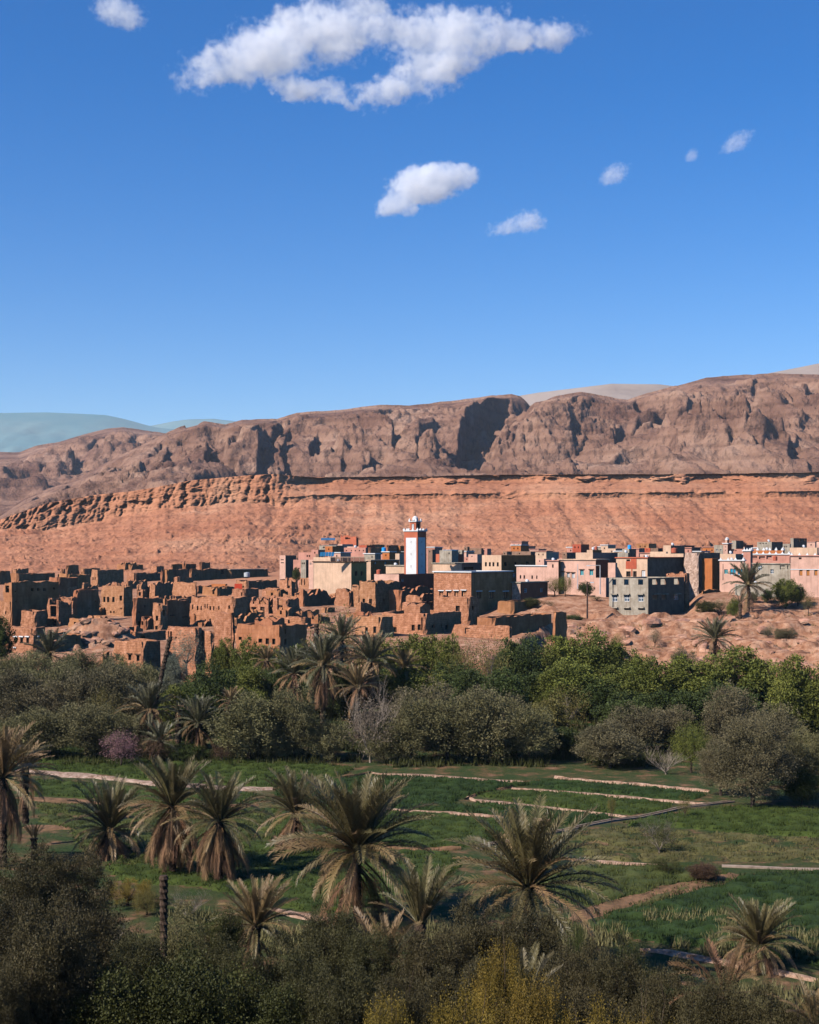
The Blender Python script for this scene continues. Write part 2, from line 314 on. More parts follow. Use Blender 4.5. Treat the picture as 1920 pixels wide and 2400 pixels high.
# ------------------------------------------------------------------ mountains behind
def mountain(name, crest, d0, d1, y0, ulo, uhi, nc, nr, seed, amp, material, spurs=(), rock=1.0):
    u = np.linspace(ulo, uhi, nc); t = np.linspace(0, 1.12, nr)
    U = np.repeat(u[None, :], nr, 0); T = np.repeat(t[:, None], nc, 1)
    yc = prof(u, crest); yb = prof(u, y0) if isinstance(y0, list) else np.full_like(u, y0)
    D = d0 + (d1 - d0) * T
    zc = HC - (yc - HY) / F * d1; zb = HC - (yb - HY) / F * d0
    X = (U - CX) / F * D
    sh = np.where(T <= 1, np.interp(T, [0, 0.35, 0.8, 1], [0, 0.32, 0.80, 1.0]), 1 - (T - 1) * 1.2)
    Z = zb + (zc - zb) * sh
    env = sm(0, 0.1, T) * (1 - 0.95 * sm(0.7, 0.97, T)) * (0.45 + 0.55 * sm(0, 0.3, T))
    k = d1 / 2000.0
    wx = X + 55 * k * fbm(X / (260 * k), D / (260 * k), 3, seed + 7); wy = D + 55 * k * fbm(X / (260 * k), D / (260 * k), 3, seed + 9)
    Z0 = Z.copy()
    bm_ = 0.2 + 0.8 * sm(-.25, .35, fbm(X / (420 * k), D / (420 * k), 3, seed + 81))
    rr = -0.6 * bm_ * ridged(wx / (300 * k), wy / (420 * k), 3, seed, 0.5) + 0.25 * ridged(wx / (90 * k), wy / (140 * k), 5, seed + 4, 0.55)
    Z = Z + env * amp * rr
    # rocky outcrops: steep faces turned away from the sun
    f = fbm(wx / (150 * k), wy / (210 * k), 4, seed + 20, 0.45); f2 = fbm(wx / (60 * k) + 9, wy / (110 * k), 4, seed + 24, 0.5)
    msk = sm(-0.1, 0.5, f) * bm_; amp = amp * (1 + 0.5 * rock * np.clip(sm(950, 500, U) + sm(1380, 1560, U), 0, 1)) if rock else amp
    Z = Z + env * amp * rock * (0.34 * sm(0.04, 0.10, f) + 0.24 * sm(0.36, 0.42, f) + 0.24 * sm(0.10, 0.18, f2) * msk + 0.15 * sm(0.3, 0.36, f2))
    Z = Z + env * amp * (0.05 + 0.10 * msk * rock) * fbm(X / (24 * k), D / (34 * k), 5, seed + 33, 0.6)
    Z = Z + env * k * (2.6 * ridged(wx / (52 * k), D / (120 * k), 5, seed + 61, 0.6) + 1.0 * (0.4 + msk) * ridged(X / (13 * k) + D / (40 * k), D / (22 * k), 4, seed + 63, 0.62)) * (1 if rock > .5 else .3)
    # strata
    if rock:
        q = (Z + 0.10 * X + 6 * fbm(X / (90 * k), D / (90 * k), 3, seed + 71)) / (7 * k); fq = q - np.floor(q); stt = Z + (sm(0.45, 0.9, fq) - fq) * 7 * k
        Z = Z + (stt - Z) * (0.25 + 0.5 * msk) * env
    for (pts, hgt, wl, wr) in spurs:                        # lip of a bluff: pixel polyline; ground left of it stands hgt higher, falls steeply on the right
        pts = np.array(pts, float)                          # (u, y)
        ys = HY - (Z0 - HC) / D * F
        ul = np.interp(ys, pts[::-1, 1] if pts[0, 1] > pts[-1, 1] else pts[:, 1], pts[::-1, 0] if pts[0, 1] > pts[-1, 1] else pts[:, 0])
        y_lo, y_hi = pts[:, 1].min(), pts[:, 1].max()
        fw = min(22, .3 * (y_hi - y_lo)); e2 = sm(y_lo - 2, y_lo + fw, ys) * (1 - sm(y_hi - fw, y_hi + 4, ys))
        du = U - ul + 5 * fbm(D / (60 * k), U / 30., 3, seed + 50)
        e2 = e2 * (0.8 + 0.35 * fbm(D / (40 * k), U / 60., 3, seed + 55))
        Z = Z + 0.08 * hgt * e2 * (np.where(du < 0, np.exp(du / (wl * 2.0)), 0) + np.where(du >= 0, 1 - sm(0, 6, du), 0)) - 0.9 * hgt * e2 * np.where(du > 0, sm(0, 6, du) * np.exp(-(np.maximum(du - 6, 0) / wr) ** 2), 0)
    lim = HC + (zc - HC) * D / d1 - (0.5 + 9 * (1 - T) * k) * (T < 1); over = Z - lim       # nothing stands above the crest line
    Z = np.where((T < 1) & (over > -60), lim - 2.5 * np.log1p(np.exp(np.clip(-over / 2.5, -30, 30))), Z)
    V = np.stack([X, D, Z], -1).reshape(-1, 3)
    o = obj('mountain', fastmesh(name, V, grid_faces(nr, nc)), kind='structure'); o.data.materials.append(material)
    return o
M_brown = mat('brown_mountain', (0.17, 0.082, 0.052), (0.32, 0.175, 0.112), scale=0.014, c3=(0.40, 0.235, 0.155), courses=0.45, cscale=0.022, cdist=9.0, cds=0.02, speck=0.6, sscale=0.14, bump=1.0, bscale=0.16, bdist=6.0, world=True, lo=0.35, hi=0.55, detail=12)
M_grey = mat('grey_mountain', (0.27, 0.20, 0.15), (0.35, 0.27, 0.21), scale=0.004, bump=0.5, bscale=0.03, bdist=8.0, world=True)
M_far = mat('far_mountain_haze_tint', (0.06, 0.17, 0.19), (0.15, 0.23, 0.22), scale=0.001, bump=0.3, bscale=0.01, bdist=15.0, world=True)  # haze blue put into the far rock colour
MAIN = [(-900, 1300), (180, 1220), (260, 1130), (330, 1055), (392, 1015), (423, 1001), (479, 987), (529, 995), (568, 984), (651, 982), (696, 968), (790, 960), (890, 950), (960, 951), (1071, 940), (1144, 928), (1199, 924), (1216, 928), (1249, 938), (1294, 930), (1361, 920), (1405, 928), (1472, 938), (1516, 923), (1589, 903), (1656, 884), (1784, 878), (1920, 880), (2300, 850), (2900, 830)]
mountain('mountain_main', MAIN, 1150, 1750, [(60, 1300), (300, 1200), (420, 1150)], 60, 2900, 1080, 300, 3, 27, M_brown,
         spurs=[([(1196, 930), (1140, 950), (1100, 985), (1078, 1020), (1066, 1085)], 66, 30, 120)] + [([(a + 16, b), (a, (b + c) / 2), (a - 4, c)], h, 18, wr) for a, b, c, h, wr in ((452, 1000, 1022, 14, 26), (500, 1000, 1040, 12, 30), (372, 1052, 1120, 24, 55), (478, 1060, 1118, 24, 36), (560, 1010, 1050, 12, 24), (604, 1050, 1112, 24, 50), (650, 1015, 1052, 16, 40), (728, 1032, 1072, 16, 34), (800, 1060, 1090, 10, 24), (876, 1078, 1112, 12, 22), (975, 1040, 1080, 10, 20), (1440, 1005, 1052, 16, 34), (1488, 955, 990, 14, 24), (1572, 912, 960, 14, 30), (1640, 1000, 1060, 12, 26), (1700, 950, 1010, 14, 26), (1760, 900, 940, 12, 40), (1850, 1040, 1104, 18, 50), (1790, 1020, 1070, 12, 24), (1540, 1050, 1100, 12, 30), (1890, 930, 980, 14, 30))] + [([(1420, 934), (1370, 960), (1315, 985)], 26, 16, 22), ([(1290, 950), (1310, 985), (1350, 1050)], 10, 20, 22),
                ([(910, 1000), (920, 1030), (918, 1070)], 26, 16, 36), ([(440, 985), (436, 1020), (430, 1052)], 18, 14, 26), ([(700, 990), (640, 1010), (628, 1035)], 16, 14, 18)])
mountain('mountain_left', [(-1500, 1110), (-400, 1080), (0, 1060), (46, 1061), (83, 1046), (139, 1035), (195, 1018), (250, 1004), (289, 1000), (345, 1010), (392, 1017), (470, 1050), (560, 1100)], 1500, 2500, 1240, -1200, 560, 420, 200, 13, 24, M_brown, spurs=[([(a + 14, b), (a, (b + c) / 2), (a - 4, c)], h, 18, wr) for a, b, c, h, wr in ((170, 1075, 1110, 22, 44), (60, 1080, 1120, 18, 30), (240, 1030, 1060, 16, 30), (300, 1040, 1070, 16, 24))])
mountain('mountain_near_left', [(-1500, 1290), (-300, 1240), (0, 1206), (56, 1169), (111, 1147), (167, 1127), (222, 1100), (260, 1078), (310, 1053), (392, 1015), (440, 1020), (520, 1060), (620, 1110)], 900, 1700, 1262, -900, 620, 420, 200, 23, 16, M_brown, spurs=[([(a + 14, b), (a, (b + c) / 2), (a - 4, c)], h, 18, wr) for a, b, c, h, wr in ((150, 1138, 1188, 20, 34), (76, 1166, 1200, 16, 30), (215, 1110, 1150, 12, 26), (250, 1100, 1130, 10, 30), (380, 1060, 1120, 12, 26))])
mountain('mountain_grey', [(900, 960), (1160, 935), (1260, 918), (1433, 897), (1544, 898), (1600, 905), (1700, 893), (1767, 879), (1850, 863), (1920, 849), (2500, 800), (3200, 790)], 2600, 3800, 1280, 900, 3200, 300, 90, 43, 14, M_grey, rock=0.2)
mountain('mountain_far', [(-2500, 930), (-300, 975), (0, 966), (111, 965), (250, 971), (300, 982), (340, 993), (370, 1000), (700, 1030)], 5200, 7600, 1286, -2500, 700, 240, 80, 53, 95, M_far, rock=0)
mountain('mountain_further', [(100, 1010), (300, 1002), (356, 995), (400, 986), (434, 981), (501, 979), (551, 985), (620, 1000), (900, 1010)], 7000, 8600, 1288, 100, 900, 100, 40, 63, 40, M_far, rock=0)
# plain that carries everything to the horizon
pm = fastmesh('plain', [(-9000, -400, -3), (9000, -400, -3), (9000, 9500, -3), (-9000, 9500, -3)], [(0, 1, 2, 3)]); pm.materials.append(M_brown)
obj('terrain', pm, kind='structure')

# ------------------------------------------------------------------ haze
def box_mesh(name, lo, hi):
    x0, y0, z0 = lo; x1, y1, z1 = hi
    V = [(x0, y0, z0), (x1, y0, z0), (x1, y1, z0), (x0, y1, z0), (x0, y0, z1), (x1, y0, z1), (x1, y1, z1), (x0, y1, z1)]
    return mesh(name, V, [(3, 2, 1, 0), (4, 5, 6, 7), (0, 1, 5, 4), (1, 2, 6, 5), (2, 3, 7, 6), (3, 0, 4, 7)])
def vol_mat(name, col, dens, aniso=0.0):
    m = bpy.data.materials.new(name); m.use_nodes = True; t = m.node_tree; t.nodes.clear()
    o = t.nodes.new('ShaderNodeOutputMaterial'); v = t.nodes.new('ShaderNodeVolumePrincipled')
    v.inputs['Color'].default_value = (*col, 1); v.inputs['Density'].default_value = dens; v.inputs['Anisotropy'].default_value = aniso
    t.links.new(v.outputs[0], o.inputs['Volume']); return m
hz = box_mesh('haze', (-9400, -450, -4.2), (9400, 9900, 860)); hz.materials.append(vol_mat('haze_air', (0.72, 0.86, 1.0), 4.5e-5))
obj('haze', hz, kind='stuff')

# ------------------------------------------------------------------ clouds: boxes of air holding soft lumps of droplets
def cloud(blobs, dens, label, nscale, DC=5200.0, thick=0.55, rag=0.5, soft=0.35):
    us = [b[0] - b[2] for b in blobs] + [b[0] + b[2] for b in blobs]; vs = [b[1] - b[3] for b in blobs] + [b[1] + b[3] for b in blobs]
    pad = 1.25
    uc, vc = (min(us) + max(us)) / 2, (min(vs) + max(vs)) / 2; hw, hh = (max(us) - min(us)) / 2 * pad, (max(vs) - min(vs)) / 2 * pad
    c = P(uc, vc, DC); k = DC / F
    dep = max(b[3] for b in blobs) * k * thick * 2
    me = box_mesh('cloud', (-hw * k, -dep, -hh * k), (hw * k, dep, hh * k))
    m = bpy.data.materials.new('cloud_droplets'); m.use_nodes = True; t = m.node_tree; N = t.nodes; L = t.links; N.clear()
    out = N.new('ShaderNodeOutputMaterial'); v = N.new('ShaderNodeVolumePrincipled'); v.inputs['Color'].default_value = (1, 1, 1, 1); v.inputs['Anisotropy'].default_value = -0.4
    tc = N.new('ShaderNodeTexCoord')
    def ns(scale, det):
        n = N.new('ShaderNodeTexNoise'); n.inputs['Scale'].default_value = scale; n.inputs['Detail'].default_value = det; n.inputs['Roughness'].default_value = 0.62; L.new(tc.outputs['Object'], n.inputs['Vector']); return n
    n1 = ns(nscale, 6)
    # warped coordinate
    sub = N.new('ShaderNodeVectorMath'); sub.operation = 'SUBTRACT'; sub.inputs[1].default_value = (0.5, 0.5, 0.5); L.new(n1.outputs['Color'], sub.inputs[0])
    sc = N.new('ShaderNodeVectorMath'); sc.operation = 'SCALE'; sc.inputs[3].default_value = rag * 2.2 / nscale; L.new(sub.outputs[0], sc.inputs[0])
    ad = N.new('ShaderNodeVectorMath'); ad.operation = 'ADD'; L.new(tc.outputs['Object'], ad.inputs[0]); L.new(sc.outputs[0], ad.inputs[1])
    last = None
    for (bu, bv, ru, rv, *rest) in blobs:
        ang = rest[0] if rest else 0.0
        mp = N.new('ShaderNodeMapping'); mp.vector_type = 'TEXTURE'
        mp.inputs['Location'].default_value = ((bu - uc) * k, 0, -(bv - vc) * k); mp.inputs['Rotation'].default_value = (0, -R(ang), 0)
        mp.inputs['Scale'].default_value = (ru * k, max(rv, ru * 0.4) * k * thick, rv * k)
        L.new(ad.outputs[0], mp.inputs[0]); ln = N.new('ShaderNodeVectorMath'); ln.operation = 'LENGTH'; L.new(mp.outputs[0], ln.inputs[0])
        if last is None: last = ln.outputs['Value']
        else:
            mn = N.new('ShaderNodeMath'); mn.operation = 'SMOOTH_MIN'; mn.inputs[2].default_value = 0.25; L.new(last, mn.inputs[0]); L.new(ln.outputs['Value'], mn.inputs[1]); last = mn.outputs[0]
    n2 = ns(nscale * 3.2, 6); er = N.new('ShaderNodeMath'); er.operation = 'MULTIPLY_ADD'; er.inputs[1].default_value = 1.5 * rag; er.inputs[2].default_value = -0.72 * rag; L.new(n2.outputs['Fac'], er.inputs[0])
    e2 = N.new('ShaderNodeMath'); e2.operation = 'ADD'; L.new(last, e2.inputs[0]); L.new(er.outputs[0], e2.inputs[1]); last = e2.outputs[0]
    mr = N.new('ShaderNodeMapRange'); mr.interpolation_type = 'SMOOTHSTEP'; mr.inputs[1].default_value = 1.0; mr.inputs[2].default_value = 1.0 - soft; mr.inputs[3].default_value = 0; mr.inputs[4].default_value = dens
    L.new(last, mr.inputs[0]); L.new(mr.outputs[0], v.inputs['Density'])
    L.new(v.outputs[0], out.inputs['Volume']); me.materials.append(m)
    o = obj('cloud', me, loc=c); tag(o, label, 'cloud'); return o
cloud([(520, 145, 130, 58, 26), (640, 115, 150, 88, 15), (770, 72, 150, 84), (930, 75, 160, 56, -8), (1060, 85, 150, 78), (1220, 85, 150, 44, 3), (1020, 150, 150, 68, 28), (920, 212, 110, 40, 16), (710, 205, 130, 34, -6), (800, 235, 60, 22, -20), (1100, 40, 110, 34), (850, 10, 70, 45)],
      0.021, 'large ragged white cloud with an arched gap near the top of the sky', 0.010, rag=0.9, soft=0.5)
cloud([(935, 475, 66, 32, 20), (1000, 430, 100, 55, 8), (1075, 415, 58, 34), (960, 492, 34, 18)], 0.035, 'compact white cloud in the middle of the sky below the large one', 0.016, rag=0.45)
cloud([(1190, 532, 58, 22, 12), (1240, 518, 48, 32)], 0.022, 'thin wispy cloud just below and right of the compact white cloud', 0.022, rag=0.7, soft=0.6)
cloud([(278, 25, 74, 40, -12), (310, 50, 44, 26)], 0.026, 'small round cloud cut by the upper left edge of the sky', 0.018, rag=0.65, soft=0.6)
cloud([(1440, 408, 48, 27, 28)], 0.018, 'faint small wisp in the sky right of the compact white cloud', 0.025, rag=0.7, soft=0.6)
cloud([(1728, 332, 56, 24, 32)], 0.016, 'faint slanting wisp, rightmost in the sky', 0.025, rag=0.7, soft=0.6)

cloud([(1622, 364, 22, 16, 40)], 0.02, 'tiniest fleck of cloud, between the two faint wisps at right', 0.04, rag=0.6, soft=0.6)
# ------------------------------------------------------------------ building materials
A1, A2, A3 = (0.34, 0.135, 0.058), (0.49, 0.21, 0.10), (0.58, 0.275, 0.15)
M = {}
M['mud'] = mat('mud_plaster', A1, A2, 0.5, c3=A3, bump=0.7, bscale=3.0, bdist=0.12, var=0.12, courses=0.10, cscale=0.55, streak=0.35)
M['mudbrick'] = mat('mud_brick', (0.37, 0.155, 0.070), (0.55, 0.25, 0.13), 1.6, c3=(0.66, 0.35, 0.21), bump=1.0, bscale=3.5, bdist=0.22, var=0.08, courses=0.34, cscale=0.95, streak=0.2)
M['mudroof'] = mat('mud_roof', (0.34, 0.17, 0.10), (0.50, 0.28, 0.18), 0.7, bump=0.6, bscale=3, bdist=0.1, var=0.1)
def paint(n, c, d=0.8, **k):
    c = tuple(x * .86 for x in c)
    return mat(n, tuple(x * d for x in c), c, 0.6, bump=0.25, bscale=4, bdist=0.05, streak=k.pop('streak', 0.24), **k)
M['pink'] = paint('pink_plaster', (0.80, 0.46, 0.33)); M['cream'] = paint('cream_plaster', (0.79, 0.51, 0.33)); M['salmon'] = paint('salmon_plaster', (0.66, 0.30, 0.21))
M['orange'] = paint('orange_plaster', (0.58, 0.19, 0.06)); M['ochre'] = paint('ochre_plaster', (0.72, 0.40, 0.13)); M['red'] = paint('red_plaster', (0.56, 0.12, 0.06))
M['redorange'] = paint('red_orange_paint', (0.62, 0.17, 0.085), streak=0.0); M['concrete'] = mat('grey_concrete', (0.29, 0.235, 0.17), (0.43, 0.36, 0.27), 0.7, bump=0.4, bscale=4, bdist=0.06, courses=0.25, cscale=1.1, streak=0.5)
M['block'] = mat('dark_block_and_shaded_side', (0.20, 0.115, 0.07), (0.30, 0.175, 0.115), 0.8, bump=0.5, bscale=4, bdist=0.08, courses=0.4, cscale=1.6)  # dark block; on side walls its colour carries the shade
M['stone'] = mat('rubble_stone', (0.33, 0.2, 0.14), (0.62, 0.42, 0.31), 2.2, bump=1.0, bscale=2.5, bdist=0.2, c3=(0.68, 0.5, 0.4))
M['white'] = mat('white_paint', (0.62, 0.59, 0.555), (0.70, 0.67, 0.635), 0.8, bump=0.1, bscale=4, bdist=0.03)
M['dark'] = mat('unlit_interior_dark', (0.02, 0.014, 0.011)); M['wood'] = mat('weathered_wood', (0.07, 0.035, 0.02), (0.13, 0.07, 0.04), 4.0, bump=0.4)  # near-black pane colour stands for the unlit rooms inside
M['glass'] = mat('window_glass', (0.05, 0.08, 0.11), rough=0.15, spec=0.5); M['teal'] = mat('teal_shutter', (0.03, 0.25, 0.27)); M['tealdoor'] = mat('turquoise_door', (0.01, 0.24, 0.36))
M['shutter'] = mat('orange_wood_shutter', (0.55, 0.20, 0.05)); M['tank'] = mat('blue_tank', (0.03, 0.35, 0.75), rough=0.5); M['tankred'] = mat('red_tank', (0.45, 0.11, 0.06)); M['tankgrey'] = mat('galvanised_tank', (0.55, 0.55, 0.52), rough=0.5, metal=0.3)
M['solar'] = mat('solar_panel', (0.02, 0.13, 0.24), rough=0.2, spec=0.6); M['lilac'] = mat('lilac_cloth', (0.36, 0.24, 0.42)); M['rug'] = mat('red_rug', (0.65, 0.07, 0.03)); M['dome'] = M['white']
M['metal'] = mat('grey_metal', (0.45, 0.42, 0.40), rough=0.6); M['pole'] = mat('dark_pole', (0.05, 0.03, 0.025), (0.09, 0.055, 0.04), 3.0)

# ------------------------------------------------------------------ window parts, unit size (1 wide, 1 high), front towards -Y
def boxes(lst):
    V, Fc, mi = [], [], []
    for (x0, y0, z0, x1, y1, z1, m) in lst:
        b = len(V); V += [(x0, y0, z0), (x1, y0, z0), (x1, y1, z0), (x0, y1, z0), (x0, y0, z1), (x1, y0, z1), (x1, y1, z1), (x0, y1, z1)]
        Fc += [tuple(b + i for i in f) for f in ((3, 2, 1, 0), (4, 5, 6, 7), (0, 1, 5, 4), (1, 2, 6, 5), (2, 3, 7, 6), (3, 0, 4, 7))]; mi += [m] * 6
    return V, Fc, mi
def win_mesh(name, fr, pane, bars=1, fw=0.10):
    L = [(-.5, -.03, -.5, -.5 + fw, .05, .5, 0), (.5 - fw, -.03, -.5, .5, .05, .5, 0), (-.5 + fw, -.03, -.5, .5 - fw, .05, -.5 + fw * .7, 0), (-.5 + fw, -.03, .5 - fw * .7, .5 - fw, .05, .5, 0),
         (-.5 + fw, .02, -.5 + fw * .7, .5 - fw, .045, .5 - fw * .7, 1)]
    if bars: L.append((-fw * .4, -.02, -.5 + fw * .7, fw * .4, .018, .5 - fw * .7, 0))
    if bars > 1: L.append((-.5 + fw, -.015, -.04, .5 - fw, .017, .04, 0))
    V, Fc, mi = boxes(L); return mesh(name, V, Fc, [M[fr], M[pane]], mi)
WM = {'d': win_mesh('wooden_window', 'wood', 'dark', 1, 0.09), 'h': win_mesh('dark_window', 'mud', 'dark', 0, 0.03), 'g': win_mesh('glass_window', 'white', 'glass', 2), 't': win_mesh('teal_window', 'white', 'teal', 1, 0.06),
      's': win_mesh('shuttered_window', 'wood', 'shutter', 1, 0.08), 'w': win_mesh('boarded_window', 'wood', 'mudbrick', 1, 0.1), 'T': win_mesh('turquoise_door', 'white', 'tealdoor', 0, 0.1), 'c': win_mesh('bricked_window', 'concrete', 'mudbrick', 0, 0.05),
      'b': win_mesh('blue_white_window', 'wood', 'white', 1, 0.08), 'D': win_mesh('dark_door', 'wood', 'wood', 1, 0.08)}
LINT = mesh('lintel', *boxes([(-.5, -.5, -.5, .5, .5, .5, 0)])[:2]); LINTW = LINT.copy(); LINTW.materials.append(M['white']); LINTD = LINT.copy(); LINTD.materials.append(M['wood']); LINTC = LINT.copy(); LINTC.materials.append(M['concrete'])
Z1 = lambda x, y: (x / 4.3125, 1260 + y / 4.3125)
Z2 = lambda x, y: (380 + x / 4.3125, 1260 + y / 4.3125)
Z3 = lambda x, y: (740 + x / 4.3125, 1200 + y / 4.3125)
Z4 = lambda x, y: (1040 + x / 4.3125, 1220 + y / 4.3125)
Z5 = lambda x, y: (1360 + x / 5.75, 1220 + y / 5.75)
Z6 = lambda x, y: (1620 + x / 5.75, 1240 + y / 5.75)
Z7 = lambda x, y: (1240 + x / 4.3125, 1260 + y / 4.3125)
Z8 = lambda x, y: (640 + x / 4.7917, 1240 + y / 4.7917)
def depth_of(yb): return 21.5 / ((yb - HY) / F + 0.035)

def wall_geo(V, Fc, p0, d, L, n, z0, topf, holes, t, step, mud, rows=1.0, cen=None):
    # slab of masonry from p0 along d (unit), outer face towards n, openings cut right through, uneven crest
    ss = set(np.arange(0, L, step).tolist() + [L]); zs = set()
    zt = topf(0) ; zt2 = topf(L); zmax = max(zt, zt2)
    for (a, b, c, e, _) in holes: ss |= {a, b}; zs |= {c, e}
    ss = sorted(s for s in ss if 0 <= s <= L); ss = [s for i, s in enumerate(ss) if i == 0 or s - ss[i - 1] > 0.02]
    if ss[-1] < L: ss[-1] = L
    zs |= set(np.arange(z0, zmax - 0.7, rows).tolist()) | {z0}
    zs = sorted(z for z in zs if z < zmax - 0.15); zs = [z for i, z in enumerate(zs) if i == 0 or z - zs[i - 1] > 0.02]
    nr = len(zs) + 1; nc = len(ss); tops = [topf(s) for s in ss]
    b0 = len(V)
    for side in (0, 1):
        for i, s in enumerate(ss):
            s2 = s if side == 0 else min(max(s, t), L - t)
            for j in range(nr):
                z = zs[j] if j < nr - 1 else tops[i]
                z = min(z, tops[i] - 0.01 * (nr - 1 - j)) if j < nr - 1 else z
                q = p0 + d * s2 - n * (t if side else 0.0)
                if mud and 0 < i < nc - 1 and side == 0:
                    hx = math.sin(s * 1.7 + z * 0.9 + p0[0]) * 0.5 + math.sin(s * 4.1 - z * 1.3 + p0[1]) * 0.5
                    q = q + n * (0.05 * hx)
                if cen is not None and mud and side == 0 and i in (0, nc - 1):      # worn corners
                    cv = cen - q; q = q + cv / (np.linalg.norm(cv) + 1e-6) * (0.14 + 0.12 * math.sin(z * 2.3 + q[0]) + (0.35 if j == nr - 1 else 0.12 if j == nr - 2 else 0))
                V.append((q[0], q[1], z))
    def vid(side, i, j): return b0 + side * nc * nr + i * nr + j
    hole = [[False] * (nr) for _ in range(nc)]
    for i in range(nc - 1):
        for j in range(nr - 1):
            cs = (ss[i] + ss[i + 1]) / 2; cz = (zs[j] + (zs[j + 1] if j < nr - 2 else zs[j] + 0.1)) / 2
            for (a, b, c, e, _) in holes:
                if a < cs < b and c < cz < e and j < nr - 1: hole[i][j] = True
    for i in range(nc - 1):
        for j in range(nr - 1):
            if hole[i][j]:
                if i == 0 or not hole[i - 1][j]: Fc.append((vid(0, i, j), vid(0, i, j + 1), vid(1, i, j + 1), vid(1, i, j)))
                if not hole[i + 1][j]: Fc.append((vid(0, i + 1, j), vid(1, i + 1, j), vid(1, i + 1, j + 1), vid(0, i + 1, j + 1)))
                if j == 0 or not hole[i][j - 1]: Fc.append((vid(0, i, j), vid(1, i, j), vid(1, i + 1, j), vid(0, i + 1, j)))
                if j < nr - 2 and not hole[i][j + 1]: Fc.append((vid(0, i, j + 1), vid(0, i + 1, j + 1), vid(1, i + 1, j + 1), vid(1, i, j + 1)))
                continue
            Fc.append((vid(0, i, j), vid(0, i + 1, j), vid(0, i + 1, j + 1), vid(0, i, j + 1)))
            Fc.append((vid(1, i, j), vid(1, i, j + 1), vid(1, i + 1, j + 1), vid(1, i + 1, j)))
        Fc.append((vid(0, i, nr - 1), vid(0, i + 1, nr - 1), vid(1, i + 1, nr - 1), vid(1, i, nr - 1)))

